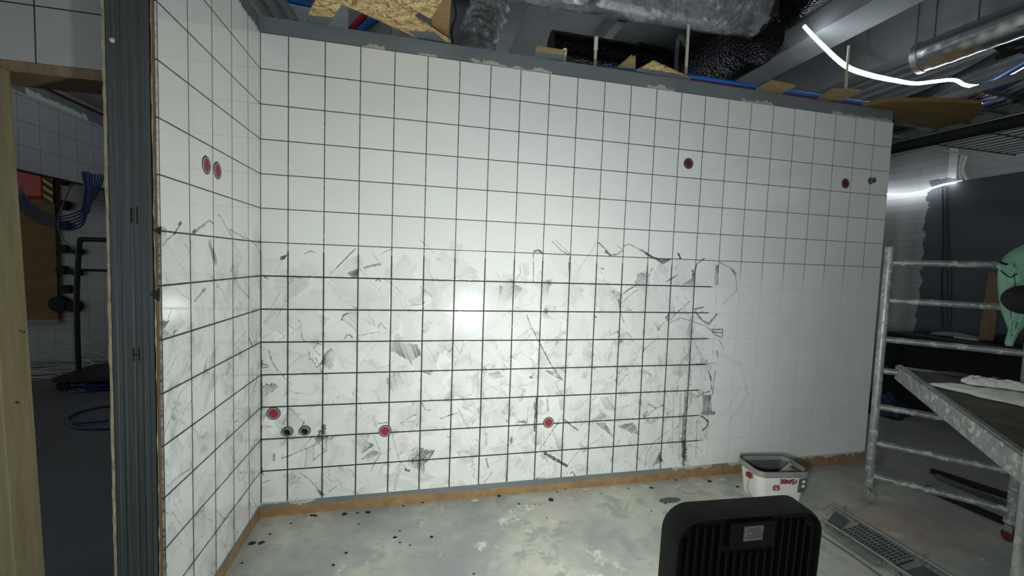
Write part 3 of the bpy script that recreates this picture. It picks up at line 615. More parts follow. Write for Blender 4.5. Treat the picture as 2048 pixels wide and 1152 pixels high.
def stub(px, py, label, mat=M_greyp, r=.026, h=.022, tilt=0):
    c = at(px, py, y=0); t = thing('pipe_stub', c, label, 'pipe'); M = frame_on('main', c)
    a = MB(); a.lathe([(r+.008,-.0002),(r+.008,.0005),(r-.001,.001)], n=28); a.build('cut_hole', M_greydark, t, M=M)
    a = MB(); a.lathe([(r,-.0005),(r,h),(r-.004,h),(r-.006,.0012)], n=28); a.build('sleeve', mat, t, True, M=M)
    a = MB(); a.lathe([(0,.0013),(r-.006,.0014)], n=28); a.build('bore_shade', M_deepblack, t, M=M)  # black disc paints the shade down inside the pipe
stub(575, 863, 'open grey pipe stub nearer the corner, below the red socket'); stub(610, 861, 'open grey pipe stub, right one of the low pair by the corner')
stub(1741, 362, 'dark grey pipe stub high up by the right end of the tiled wall', M_greydark, .02, .03)

# ------------------------------------------------------------------ on top of the wall
def plate(name, pix, z, mat, th=.012, parent=None, lab=None, cat='board', mat2=None):
    P = [at(x, y, z=z) for x, y in pix]; b = MB(); b.prism(P, (0,0,th)); o = b.build(name, mat, parent)
    if lab: tag(o, lab, cat)
    return o
ZT = 3.001
o = plate('osb_board', [(608,46),(642,-20),(700,-60),(735,-45),(684,8),(655,51)], ZT, M_osb, lab='strip of golden chipboard on the wall top, leftmost')
c1 = plate('painted_strip', [(608,46),(615,31),(668,36),(655,51)], ZT-.002, M_mem, .0018, o)
o = plate('osb_board', [(684,8),(735,-45),(748,-20),(770,-6),(902,84),(897,87),(838,78)], ZT+.015, M_osb, lab='pointed chipboard brace running diagonally down to the wall top')
c1 = plate('painted_strip', [(838,78),(815,62),(868,64),(895,87)], ZT+.013, M_mem, .0018, o)
o = plate('osb_board', [(760,-14),(905,-30),(866,30),(862,38),(838,25),(828,31)], ZT+.03, M_osb, lab='large chipboard sheet above the diagonal brace, cut off by the photo top')
o = plate('osb_board', [(903,-20),(897,84),(862,58),(864,30)], ZT+.045, M_woodbrown, lab='orange brown chipboard piece right of the large sheet, by the foil hose')
o = plate('osb_board', [(1067,114),(1073,95),(1132,104),(1125,121)], ZT, M_osbdull, lab='small rectangular chipboard offcut above the tiles, next to a white rod'); 
plate('painted_strip', [(1067,114),(1070,104),(1128,111),(1125,121)], ZT-.002, M_mem, .0018, o)
o = plate('osb_board', [(1234,137),(1262,113),(1266,116),(1271,114),(1271,137)], ZT+.02, M_osbdull, lab='jagged tan offcut standing left of the grey edged triangle')
o = plate('osb_board', [(1273,143),(1307,124),(1381,158),(1378,161)], ZT, M_osb, lab='flat triangular chipboard offcut with a grey painted edge, left of the tall cream rod'); 
plate('painted_strip', [(1273,143),(1284,137),(1360,149),(1381,158),(1378,161)], ZT-.002, M_mem, .0018, o)
plate('osb_board', [(1510,181),(1543,163),(1592,173),(1563,188)], ZT, M_osbdull, lab='four sided chipboard offcut over the blue pipe, middle of the wall top')
plate('osb_board', [(1633,200),(1664,180),(1722,182),(1684,203)], ZT, M_osbdull, lab='chipboard offcut over the blue pipe, at the foot of the right cream rod')
plate('osb_board', [(1722,214),(1780,203),(1880,203),(1963,208),(1964,222),(1942,242),(1880,257),(1813,249),(1788,248),(1786,228)], ZT, M_yelbrown, .03, lab='big dark tan board lying over the right end of the wall')
# blue and dark red pipes along the top
b = MB(); b.tube(catmull([(2.2,.07,3.02),(2.6,.035,3.03),(3.0,.03,3.034),(3.6,.03,3.034),(4.3,.035,3.034),(4.7,.06,3.06)]), .018, 10)
tag(b.build('water_pipe', M_blue, smooth=True), 'bright blue pipe lying along the wall top above the tiles', 'pipe')
b = MB(); b.tube(catmull([(2.7,.016,3.008),(3.2,.014,3.008),(3.8,.014,3.008),(4.4,.016,3.008),(4.7,.04,3.03)]), .006, 8)
tag(b.build('water_pipe', M_maroon, smooth=True), 'thin maroon pipe under the bright blue one on the wall top', 'pipe')
def tubething(name, mat, pts, r, lab, cat, group=None, k=6, n=10, bump=None):
    b = MB(); b.tube(catmull(pts, k), r, n, bump=bump); return tag(b.build(name, mat, smooth=True), lab, cat, group)
tubething('water_pipe', M_redpipe, [at(702,60,y=.25), at(716,45,y=.3), at(740,20,y=.4), at(768,-12,y=.5)], .022, 'red pipe seen through the chipboard pieces, left of the blue one', 'pipe')
tubething('water_pipe', M_blue, [at(716,66,y=.25), at(732,50,y=.3), at(755,36,y=.34), at(800,8,y=.5)], .022, 'blue pipe seen under the diagonal chipboard brace', 'pipe')
tubething('water_pipe', M_blue, [at(560,-4,y=.6), at(590,3,y=.6), at(640,14,y=.6)], .022, 'blue pipe end at the upper left above the wall corner', 'pipe')
tubething('water_pipe', M_redpipe, [at(575,-12,y=.62), at(605,-3,y=.62), at(650,8,y=.62)], .02, 'red pipe above the blue pipe end at the upper left', 'pipe')
b = MB()
for i, (a, c_) in enumerate([((497,-10),(535,42)),((525,-10),(562,45)),((552,-10),(590,48))]):
    b = MB(); b.tube([at(*a, y=.5), at((a[0]+c_[0])/2+3, (a[1]+c_[1])/2, y=.45), at(*c_, y=.4)], .035, 12)
    tag(b.build('conduit_pipe', M_beam, smooth=True), ['pale slanting conduit nearest the wall corner','pale slanting conduit, middle one above the corner','pale slanting conduit beside the blue pipe end'][i], 'conduit', 'slanting conduits above the wall corner')
b = MB(); a0 = at(730,48,y=.7); b.box((.75,.45,3.02),(1.12,.72,3.28)); tag(b.build('ventilation_box', M_galv), 'galvanised box behind the wall top under the chipboard brace', 'duct')
b = MB(); b.box((.42,.35,3.05),(.70,.42,3.30)); tag(b.build('steel_plate', M_beam), 'flat grey plate behind the wall top left of the red pipe', 'plate')
tubething('pipe_branch', M_woodbrown, [at(742,55,y=.40), at(760,60,y=.43), at(775,64,y=.46)], .013, 'short brass fitting beside the galvanised box', 'fitting', n=10)
def rod(px, y0, y1, Y, lab, r=.008, tip=None):
    a, b_ = at(px, y0, y=Y), at(px-2, y1, y=Y); a.x = b_.x; t = thing('fixing_rod', (b_.x, Y, b_.z), lab, 'rod')
    m = MB(); m.tube([b_, a], r, 10); m.build('shaft', M_cream, t, True)
    if tip: m = MB(); q = at(px, tip, y=Y); m.tube([Vector((a.x,Y,q.z)), a+Vector((0,0,.002))], r*1.35, 10); m.build('sleeve', M_white, t, True)
rod(1191, 75, 150, .13, 'short rod with a white sleeve in front of the black duct', .011, 100)
rod(1130, 99, 140, .13, 'stubby white topped rod beside the rectangular offcut', .012, 116)
rod(1372, 49, 175, .13, 'tall cream rod reaching up to the foil duct', .012)
rod(1690, 90, 215, .13, 'cream rod crossing in front of the light strip', .009)
tubething('drain_pipe', M_greydark, [at(1350,160,y=.4), at(1354,100,y=.4), at(1356,80,y=.4), at(1362,72,y=.42), at(1372,92,y=.5)], .016, 'dark bent pipe beside the tall cream rod', 'pipe')
# ------------------------------------------------------------------ ducts
def crumple(amp, seed):
    r = random.Random(seed); tab = {}
    def f(i, k):
        if (i, k) not in tab: tab[(i, k)] = r.uniform(-amp, amp)
        return tab[(i, k)]
    return f
b = MB(); b.tube([(x_, .50, 3.89+.022*(x_-1.7)+.004*math.sin(x_*9)) for x_ in np.linspace(.9, 3.78, 60)], .225, 40, bump=crumple(.004, 3))
dt = b.build('foil_duct', M_foil, smooth=True); tag(dt, 'big foil wrapped duct running along the ceiling above the wall', 'duct')
for xx in (2.25, 3.15):
    b = MB(); b.tube([(xx,.50,3.95),(xx+.05,.50,3.95)], .231, 40, cap=False); b.build('foil_tape', M_galv, dt, True)
b = MB(); b.tube([(3.76,.5,3.95),(3.80,.5,3.95)], .236, 40); b.build('end_ring', M_deepblack, dt, True)
b = MB(); b.tube(catmull([(3.80,.5,3.95),(3.98,.42,3.96),(4.0,.1,3.99),(3.99,-.5,4.0),(3.99,-1.0,4.0)], 8), .205, 32, bump=crumple(.003, 5))
tag(b.build('flexible_duct', M_bfoil, smooth=True), 'speckled dark flexible duct leaving the end of the foil duct', 'duct')
b = MB(); b.tube(catmull([(3.88,.62,3.86),(3.88,1.0,3.86),(3.86,1.6,3.85),(3.75,2.2,3.83),(3.2,2.5,3.80)], 8), [.325]*33, 32, bump=crumple(.008, 6))
tag(b.build('flexible_duct', M_bfoil, smooth=True), 'large wrinkled black duct bending behind the foil duct', 'duct')
b = MB(); b.tube([(x_, 1.5, 3.89) for x_ in np.linspace(2.2, 3.5, 14)], .135, 28); d2 = b.build('insulated_pipe', M_bfoil, smooth=True); tag(d2, 'straight black insulated pipe under the ceiling behind the short rods', 'pipe')
b = MB(); b.tube([(3.18,1.5,3.89),(3.5,1.5,3.88)], .16, 24); b.build('collar', M_bfoil, d2, True)
b = MB(); pts = catmull([at(985,-60,y=.42), at(985,0,y=.42), at(968,45,y=.40), at(955,80,y=.38), at(950,130,y=.36)], 9)
b.tube(pts, [.135+.010*math.sin(i*1.9) for i in range(len(pts))], 30, bump=crumple(.012, 9)); tag(b.build('foil_hose', M_foil, smooth=True), 'crumpled silver foil hose dropping behind the wall top', 'duct')
tubething('black_cable', M_black, [at(905,-10,y=.3), at(912,30,y=.3), at(903,60,y=.3), at(906,90,y=.3)], .008, 'black cable hanging between brown board and foil hose', 'cable')
b = MB(); b.box((.95,.75,3.1),(1.28,1.2,4.2)); tag(b.build('duct_casing', M_conc), 'dull grey casing between the brown board and the foil hose', 'casing')
# spiral duct upper right
A = at(1835,112,z=3.42); 
dirv = Vector((.10,-1,.02)).normalized(); b = MB(); A = at(1840,117,x=4.95)
pts = [A+dirv*t_ for t_ in np.linspace(0, 2.2, 90)]
b.tube(pts, [.118+(.003 if i % 4 == 0 else 0) for i in range(90)], 32); sp_ = b.build('spiral_duct', M_spiral, smooth=True); tag(sp_, 'shiny round spiral duct with an open end under the ceiling at upper right', 'duct')
b = MB(); b.tube([A-dirv*.012, A+dirv*.03], .124, 32); b.build('end_cap', M_galv, sp_, True)
# threaded rods hanging
for i, (px, y0, y1, X, lab) in enumerate([(1832,90,0,5.0,'thin hanger rod above the open end of the spiral duct'),(1869,75,0,5.0,'thin hanger rod, second one above the spiral duct'),(1957,40,8,5.0,'thin hanger rod near the top right corner of the ceiling'),(1730,135,65,4.9,'thin hanger rod right of the big beam above the light strip')]):
    a = at(px, y0, x=X); b = MB(); b.tube([a, Vector((a.x, a.y, 4.42))], .006, 8); tag(b.build('hanger_rod', M_greydark), lab, 'rod')
# light strips
LS = [(1608,52,.10),(1640,86,.2),(1690,131,.3),(1735,149,.35),(1790,161,.3),(1830,167,.2),(1870,163,.1),(1908,160,.05),(1930,170,0),(1960,172,-.1),(2000,158,-.3),(2060,128,-.6)]
pts = catmull([at(x, y, d=3.45+dd*.4) for x, y, dd in LS], 6)
b = MB(); b.tube(pts, [.013+.006*math.sin(3.14*min(1,i/34))**2 for i in range(len(pts))], 10); tag(b.build('light_strip', M_led, smooth=True), 'glowing white light strip sagging from the foil duct across the ceiling', 'light')
b = MB(); b.tube(catmull([at(1700,389,x=7.44), at(1776,389,x=7.44), at(1815,388,x=7.44), at(1838,385,x=7.44), at(1862,377,x=7.44), at(1885,370,x=7.44), at(1905,366,x=7.50), at(1925,363,x=7.65), at(1940,366,x=7.95)], 6), .009, 10)
tag(b.build('light_strip', M_led2, smooth=True), 'glowing light strip in front of the white blockwork at the right', 'light')
b = MB(); b.tube(catmull([at(1890,196,d=4.2), at(1930,200,d=4.1), at(1965,205,d=4.0)]), .012, 8); tag(b.build('light_strip', M_led, smooth=True), 'short lit piece of light strip just above the dark tan board', 'light')
b = MB(); b.tube(catmull([(8.05,2.4,2.5),(8.07,1.2,2.6),(8.05,.04,2.58),(8.05,-1.26,2.5)]), .012, 8); tag(b.build('light_strip', M_led2, smooth=True), 'light strip behind the top of the grey coated wall', 'light')
b = MB(); b.tube(catmull([(-.9,.3,3.25),(-1.1,1.2,3.3),(-.8,2.0,3.4),(-.3,2.4,3.2),(.6,2.3,2.9),(1.6,2.45,3.0),(2.6,2.3,2.88),(3.6,2.4,3.0),(4.6,2.3,2.95)]), .014, 8); tag(b.build('light_strip', M_led_added, smooth=True), 'unseen light strip added behind the tiled wall to brighten ceiling and dark room', 'light')  # unseen strip, added only to brighten the ceiling and the dark room
# pipes and trays at right
pl = thing('cable_tray', (5.6, 0, 3.05), 'dark ladder cable tray hung above the doorway at the right end of the wall', 'cable tray')
b = MB()
for X in (5.15, 5.95): b = MB(); b.box((X-.012, -3, 3.08), (X+.012, 3.2, 3.14)); b.build('side_rail', M_greydark, pl)
for i in range(24): b = MB(); y_ = -2.8+.25*i; b.box((5.15, y_-.015, 3.09), (5.95, y_+.015, 3.105)); b.build('rung', M_greydark, pl)
cols_ = [(M_blue,.018,'thick blue cable climbing to the right'),(M_redpipe,.012,'red cable beside the thick blue one'),(M_bluecab,.02,'dark blue cable in the tray bundle'),(M_greyp,.014,'grey cable in the tray bundle'),(M_bluecab,.013,'thinner navy cable in the tray bundle'),(M_black,.02,'black cable in the tray bundle'),(M_greydark,.016,'dark grey cable at the edge of the tray bundle'),(M_greyp,.01,'thin light grey cable in the tray bundle')]
for i, (m_, r_, lb) in enumerate(cols_):
    a = at(1900+i*17, 202+i*1.5, d=3.9+.04*i); c_ = at(2075, 112+i*13, d=2.9+.04*i); mid = (a+c_)/2+Vector((0,0,-.02)); far = a+Vector((-.2,1.2,-.06))
    b = MB(); b.tube(catmull([far, a, mid, c_], 6), r_*1.15, 8); tag(b.build('cable', m_, smooth=True), lb+' at upper right', 'cable', 'cables above the right end of the wall')
b = MB(); b.tube([(5.86,4.5,3.0),(5.87,.8,3.0),(5.93,-.17,3.0),(6.0,-2.5,3.02)], .055, 16); tag(b.build('black_pipe', M_deepblack, smooth=True), 'long black pipe crossing under the cable tray at the right', 'pipe')
b = MB(); b.tube([at(1650,260,d=5.5), at(1860,185,d=4.5), at(2070,75,d=3.4)], .045, 14); tag(b.build('black_pipe', M_soot, smooth=True), 'dark pipe above the light strip, sloping up to the right', 'pipe')
wt = thing('wire_tray', (6.8, 0, 3.0), 'wide wire mesh tray seen from below above the grey coated wall', 'cable tray')
for i in range(12): b = MB(); X = 6.06+.115*i; b.tube([(X, -2.8, 3.03), (X, .62, 3.03)], .006, 6, cap=False); b.build('long_wire', M_greydark, wt)
for i in range(9): b = MB(); y_ = -2.72+.415*i; b.tube([(6.04, y_, 3.02), (7.36, y_, 3.02)], .008, 6, cap=False); b.build('cross_wire', M_greydark, wt)
b = MB(); b.tube([at(1885,301,d=4.6), at(2075,333,d=4.3)], .008, 8); tag(b.build('white_conduit', M_whitecab, smooth=True), 'thin pale conduit along the front edge of the wire tray', 'conduit')
for i, (x0, x1) in enumerate([(1912,1913),(1925,1924),(1932,1940)]):
    b = MB(); a = at(x0, 308+i*2, x=8.3); c_ = at(x1, 366, x=8.3); b.tube(catmull([a, (a+c_)/2+Vector((0,.03*i,0)), c_]), .02, 8); tag(b.build('white_cable', M_whitecab, smooth=True), 'pale cable hanging behind the grey coated wall, %s' % ['left one','middle one','right one curving outward'][i], 'cable', 'cables dropping behind the grey wall')
# burnt looking wire bundle upper right
b = MB()
for i in range(7):
    a = at(1990+random.uniform(-6,10), 108+random.uniform(-12,12), d=2.9); c_ = at(2070, 95+random.uniform(-15,20), d=2.8); b.tube(catmull([a, (a+c_)/2+Vector((0,0,random.uniform(-.03,.03))), c_]), .008, 6)
tag(b.build('cable_bundle', M_deepblack, smooth=True), 'frayed black wire ends sticking in at the right photo edge', 'cable bundle')
# cables hanging on the grey wall
for i, px in enumerate((1886, 1893, 1897)):
    b = MB(); b.tube(catmull([at(px-1,373,x=7.50), at(px+1,470,x=7.51), at(px-2+i*4,560,x=7.51), at(px-1+i*3,655,x=7.51)]), .004 if i else .007, 8); tag(b.build('black_cable', M_black, smooth=True), 'black cable down the grey coated wall, '+['left and thickest','middle','right'][i], 'cable', 'cables down the grey coated wall')

# ------------------------------------------------------------------ floodlight
fo = thing('floodlight', (FL.x, FL.y-.04, 0), 'black floodlight seen from behind on its stand at the bottom, with a small label', 'floodlight')
def rrect(w_, h_, r, n_=7):
    out = []
    for cx, cy, a0 in ((w_/2-r, h_/2-r, 0), (-w_/2+r, h_/2-r, 90), (-w_/2+r, -h_/2+r, 180), (w_/2-r, -h_/2+r, 270)):
        for i in range(n_): a = math.radians(a0+90*i/(n_-1)); out.append((cx+r*math.cos(a), cy+r*math.sin(a)))
    return out
def shell(rings, capf=False, capb=False):
    m = MB(); n_ = len(rings[0]); 
    for rg in rings: m.v += [Vector(v) for v in rg]
    for i in range(len(rings)-1):
        for k in range(n_): m.f.append([i*n_+k, i*n_+(k+1)%n_, (i+1)*n_+(k+1)%n_, (i+1)*n_+k]); m.m.append(0)
    if capf: m.f.append(list(range(n_))); m.m.append(0)
    if capb: m.f.append([(len(rings)-1)*n_+k for k in range(n_)][::-1]); m.m.append(0)
    return m
FW, FH = .292, .262
R = lambda w_, h_, r, y: [(a, y, b) for a, b in rrect(w_, h_, r)]
sh = shell([R(FW-.05,FH-.05,.03,-.002), R(FW-.03,FH-.03,.035,-.004), R(FW-.02,FH-.02,.04,.010), R(FW,FH,.045,.006), R(FW,FH,.045,-.034), R(FW-.003,FH-.003,.045,-.042), R(FW-.007,FH-.007,.043,-.042), R(FW-.010,FH-.010,.042,-.030)], capf=True, capb=True)
sh.build('housing', M_blackm, fo, True, M=FLM)
ln = MB(); ln.prism([(a, .0, b) for a, b in rrect(.21,.20,.09)], (0,.003,0)); ln.build('lens', M_lens, fo, M=FLM)
bp = MB(); bp.prism([(a, -.0315, b) for a, b in rrect(FW-.011,FH-.011,.041)], (0,.0012,0)); bp.build('back_panel', M_deepblack, fo, M=FLM)
fn = MB()
for i in range(17):
    x_ = -FW/2+.022+i*(FW-.044)/16; hh = FH/2-.018 - (.02 if abs(abs(x_)-FW/2) < .03 else 0)
    if abs(x_) < .05: fn.box((x_-.0018,-.041,-hh),(x_+.0018,-.029,hh-.055))
    else: fn.box((x_-.0018,-.041,-hh),(x_+.0018,-.029,hh))
fn.build('cooling_fin', M_deepblack, fo, M=FLM)
lb = MB(); lb.box((-.019,-.0445,FH/2-.047),(.019,-.0425,FH/2-.020)); lbo = lb.build('label', M_greyp, fo, M=FLM, label='small grey rating label with faint print')
bk = MB(); bk.box((-.045,-.0425,FH/2-.062),(.045,-.028,FH/2-.014)); bk.build('label_plate', M_deepblack, fo, M=FLM)
tx = MB()
for r_, (u0, u1) in enumerate([(-.010,.012),(-.014,.014),(-.003,.018),(-.012,.019),(-.017,.016)]):
    x_ = u0
    while x_ < u1: w_ = random.uniform(.001,.003); tx.box((x_,-.0447,FH/2-.024-.0042*r_-.0009),(min(x_+w_,u1),-.0443,FH/2-.024-.0042*r_+.0009)); x_ += w_+.0008
tx.build('print', M_greydark, lbo, M=FLM)
for s_ in (-1, 1):
    kn = MB(); kn.tube([(s_*(FW/2),-.03,-.045),(s_*(FW/2+.028),-.03,-.045)], .013, 12); kn.build('knob', M_black, fo, True, M=FLM)
br = MB(); 
for s_ in (-1, 1): br.box((s_*(FW/2+.010)-.002,-.045,-.19),(s_*(FW/2+.010)+.002,-.015,-.03))
br.box((-FW/2-.012,-.045,-.195),(FW/2+.012,-.015,-.19)); br.build('bracket', M_black, fo, M=FLM)
st = MB(); base = FLM @ Vector((0,-.03,-.195)); st.tube([base, Vector((base.x, base.y, .32))], .016, 12); st.build('stand_pole', M_black, fo, True)
for a in (20, 140, 260):
    lg = MB(); an = math.radians(a); lg.tube([(base.x, base.y, .45), (base.x+.36*math.cos(an), base.y+.36*math.sin(an), .014)], .013, 10); lg.build('leg', M_black, fo, True)
wr = MB(); q0 = at(1374,1001,d=.74); tubething('power_cord', M_black, [FLM @ Vector((-.10,-.01,-.14)), FLM @ Vector((-.12,.05,-.3)), Vector((1.40,-1.95,.4)), Vector((1.3,-1.9,.008)), Vector((1.0,-2.4,.008))], .005, 'black cord of the floodlight running down to the floor', 'cord')

# ------------------------------------------------------------------ bucket
BC = Vector((3.47, -.30, 0)); byaw = math.radians(-8); BM = Matrix.Translation(BC) @ Matrix.Rotation(byaw, 4, 'Z')
bo = thing('mortar_bucket', BC, 'white and grey rectangular mortar bucket with red lettering by the wall', 'bucket')
RR = lambda w_, h_, r, z: [(a, b, z) for a, b in rrect(w_, h_, r)]
BW, BD, BH = .40, .27, .235
shell([RR(BW-.07,BD-.06,.05,.001), RR(BW-.03,BD-.03,.055,BH-.035), RR(BW-.034,BD-.034,.053,BH-.03), RR(BW-.072,BD-.062,.049,.004)], capf=True, capb=True).build('tub', M_white, bo, True, M=BM)
shell([RR(BW-.028,BD-.028,.055,BH-.045), RR(BW,BD,.065,BH-.04), RR(BW,BD,.065,BH-.004), RR(BW-.008,BD-.008,.062,BH), RR(BW-.03,BD-.03,.056,BH), RR(BW-.036,BD-.036,.053,BH-.045)]).build('rim', M_greyp, bo, True, M=BM)
shell([RR(BW-.012,BD-.012,.061,BH+.0005), RR(BW-.020,BD-.020,.060,BH+.002), RR(BW-.028,BD-.028,.058,BH+.0005)]).build('grout_smear', M_grout, bo, M=BM)
shell([RR(BW-.037,BD-.037,.053,BH-.03), RR(BW-.040,BD-.040,.052,BH-.03), RR(BW-.082,BD-.072,.046,.008), RR(BW-.076,BD-.066,.048,.005)]).build('liner', M_greydark, bo, True, M=BM)
ms = MB(); ms.prism([(a, b, .007) for a, b in rrect(BW-.09,BD-.08,.04)], (0,0,.07)); ms.build('mortar', M_greydark, bo, M=BM)
fy = -(BD-.045)/2
pn = MB(); tilt = Matrix.Translation((0, -.1155, .11)) @ Matrix.Rotation(math.radians(5.2), 4, 'X')
pn.box((.108,-.0042,-.03),(.165,-.0015,.074)); pn.build('label_panel', M_greydark, bo, M=BM @ tilt)
for zz in (.052, .018):
    q = MB(); q.lathe([(0,.0008),(.012,.0008),(.012,-.001)], (.142,-.0045,zz), 16, Matrix.Rotation(math.radians(90), 3, 'X')); q.build('label_symbol', M_white, bo, M=BM @ tilt)
def letters(mb, txt, x, z, h, wd, th, y0, y1):
    G = {'T': [((0,1),(1,1)),((.5,0),(.5,1))], 'R': [((0,0),(0,1)),((0,1),(1,1)),((1,1),(1,.5)),((1,.5),(0,.5)),((.4,.5),(1,0))], 'A': [((0,0),(.5,1)),((.5,1),(1,0)),((.2,.4),(.8,.4))], 'V': [((0,1),(.5,0)),((.5,0),(1,1))],
         'E': [((0,0),(0,1)),((0,1),(1,1)),((0,.5),(.8,.5)),((0,0),(1,0))], 'I': [((.5,0),(.5,1))], 'P': [((0,0),(0,1)),((0,1),(1,1)),((1,1),(1,.5)),((1,.5),(0,.5))], 'S': [((1,1),(0,1)),((0,1),(0,.5)),((0,.5),(1,.5)),((1,.5),(1,0)),((1,0),(0,0))], 'N': [((0,0),(0,1)),((0,1),(1,0)),((1,0),(1,1))]}
    for i, c in enumerate(txt):
        for (a, b), (c2, d2) in G.get(c, []):
            p = Vector((x+(i*1.35+a)*wd, y0, z+b*h)); q = Vector((x+(i*1.35+c2)*wd, y0, z+d2*h)); mb.bar(p, q, abs(y1-y0), th, up=(0,0,1) if abs(q.x-p.x) > 1e-4 else (1,0,0)) if False else mb.bar(p, q, th, .002, up=(0,-1,0))
tr = MB(); letters(tr, 'TRAVSI', -.035, .036, .032, .0165, .0085, -.0035, -.0045); letters(tr, 'ES', -.075, -.008, .03, .018, .009, -.0035, -.0045); tr.build('red_lettering', M_red, bo, M=BM @ tilt)
q = MB(); q.box((-BW/2-.012,-.05,.150),(-BW/2+.012,-.01,.18)); q.build('red_handle_lug', M_red, bo, M=BM)
hd = MB(); hd.tube(catmull([(-BW/2+.01,-.03,.16),(-BW/2-.02,-.05,.08),(-BW/2+.01,-.07,.02)]), .003, 6); hd.build('wire_handle', M_galv, bo, True, M=BM)
# things inside the bucket
tw = thing('grout_float', BC+Vector((.1,-.01,.10)), 'grey grout float standing in the mortar bucket', 'tool')
q = MB(); TM = Matrix.Translation(BC+Vector((.11,-.02,.165))) @ Matrix.Rotation(math.radians(22), 4, 'Y') @ Matrix.Rotation(math.radians(25), 4, 'X')
q.box((-.075,-.045,-.07),(.10,-.030,.075)); q.build('blade', M_greyp, tw, bevel=.012, M=TM)
q = MB(); q.tube([(-.085,-.03,-.065),(-.02,.015,.075)], .014, 12); q.build('handle', M_greyp, tw, True, M=TM)
q = MB(); SM = Matrix.Translation(BC+Vector((-.07,-.03,.115))); 
q.lathe([(.0,.035),(.03,.032),(.05,.02),(.06,0),(.05,-.02)], n=16); tag(q.build('sponge', M_greyp, smooth=True, M=SM @ Matrix.Diagonal((1,.8,1,1))), 'rounded grey sponge inside the mortar bucket', 'sponge')

# ------------------------------------------------------------------ scaffold tower
PL = Vector((4.11, -.497, 0)); PR = Vector((4.553, -1.007, 0)); fd = (PR-PL).normalized(); pd = Vector((-.700, -.714, 0))
LN = 1.985
sc = thing('scaffold_tower', (PL+PR)/2+pd*LN/2, 'paint-spattered aluminium rolling scaffold at the right', 'scaffold')
RZ = [.195, .438, .702, .962, 1.185, 1.46, 1.722]
def caster(p, mw, lab=None):
    c = MB(); c.tube([p+Vector((0,0,.115)), p+Vector((0,0,.135))], .034, 16); c.box((p.x-.02,p.y-.018,.06),(p.x-.014,p.y+.018,.118)); c.box((p.x+.014,p.y-.018,.06),(p.x+.020,p.y+.018,.118)); c.box((p.x-.02,p.y-.02,.106),(p.x+.02,p.y+.02,.116))
    co_ = c.build('caster', M_alu, sc, True)
    rw = .036 if lab else .045; wv = MB(); wv.tube([p+Vector((-.014,.003,rw)), p+Vector((.014,-.003,rw))], rw, 24); wv.build('wheel', mw, co_, True, label=lab)
for base_, near in ((PL, 0), (PL+pd*LN, 1)):
    for j, q in enumerate((base_, base_+(PR-PL))):
        b = MB(); b.tube([q+Vector((0,0,.12)), q+Vector((0,0,1.83))], .0255, 18); b.build('post', M_alu, sc, True)
        c = MB(); c.tube([q+Vector((0,0,.118)), q+Vector((0,0,.15))], .031, 18); c.build('collar', M_alu, sc, True)
        caster(q, M_reddark if (near == 0 and j == 1) else M_greyp, 'red wheel' if (near == 0 and j == 1) else None)
    for z in (RZ if not near else RZ[:4]):
        b = MB(); b.tube([base_+fd*.02+Vector((0,0,z)), base_+(PR-PL)-fd*.02+Vector((0,0,z))], .0215, 14); b.build('rung', M_alu, sc, True)
pf = thing('scaffold_platform', PL+pd*.9+fd*.33+Vector((0,0,.962)), 'spattered metal framed work platform hooked on the scaffold rungs', 'platform')
W_ = (PR-PL).length
for off in (.115, W_-.115):
    b = MB(); a = PL+fd*off-pd*.05; b.bar(a+Vector((0,0,.955)), a+pd*LN+Vector((0,0,.955)), .045, .095); b.build('side_beam', M_alu, pf, bevel=.004)
    b = MB(); b.bar(a+Vector((0,0,1.006)), a+pd*LN+Vector((0,0,1.006)), .022, .008); b.build('lip', M_galv, pf)
b = MB(); a = PL+fd*W_/2; b.bar(a+pd*.03+Vector((0,0,.992)), a+pd*(LN-.03)+Vector((0,0,.992)), W_-.28, .012); b.build('deck_board', M_deck, pf)
for t_ in (-.0, LN):
    b = MB(); a = PL+pd*t_; b.bar(a-pd*.035+fd*.10+Vector((0,0,.99)), a-pd*.035+fd*(W_-.10)+Vector((0,0,.99)), .03, .02); b.build('end_hook', M_galv, pf)
def heap(name, c, sx, sy, h, mat, lab, cat, seed, n_=26, z0=None, axis=None, freq=3.5):
    r = random.Random(seed); ph = [(r.uniform(-freq,freq), r.uniform(-freq,freq), r.uniform(0,6.28), r.uniform(.3,1)) for _ in range(9)]
    ax = (axis or Vector((1,0,0))).normalized(); ay = Vector((0,0,1)).cross(ax); m = MB(); N = n_
    def H(u, v):
        rad = math.sqrt(u*u+v*v); base_ = max(0, 1-rad**2.2); f = sum(a_*abs(math.sin(x*u*2+y*v*2+p)) for x, y, p, a_ in ph)/5.5
        return h*(base_**.6)*(.25+.75*f)
    top = []
    for i in range(N+1):
        for k in range(N+1):
            u = -1+2*i/N; v = -1+2*k/N; uu = u*math.sqrt(1-v*v/2); vv = v*math.sqrt(1-u*u/2); w_ = 1+.18*math.sin(3*math.atan2(vv,uu)+seed)+.1*math.sin(7*math.atan2(vv,uu)+2*seed)
            top.append(Vector(c)+ax*(uu*sx*w_)+ay*(vv*sy*w_)+Vector((0,0,H(uu,vv)+.001)))
    b0 = 0; m.v += top
    for i in range(N):
        for k in range(N): a = i*(N+1)+k; m.f.append([a,a+1,a+N+2,a+N+1]); m.m.append(0)
    o = m.build(name, mat, smooth=True); so = o.modifiers.new('s','SOLIDIFY'); so.thickness = .002; so.offset = 1; return tag(o, lab, cat)
dz = 1.0
dk = lambda px, py: at(px, py, z=dz)
heap('plastic_sheet', dk(2004,799)+Vector((.03,0,.001)), .25, .13, .055, M_sheet, 'crumpled translucent plastic sheet spread on the scaffold platform', 'sheet', 4, axis=dk(2075,812)-dk(1880,772))
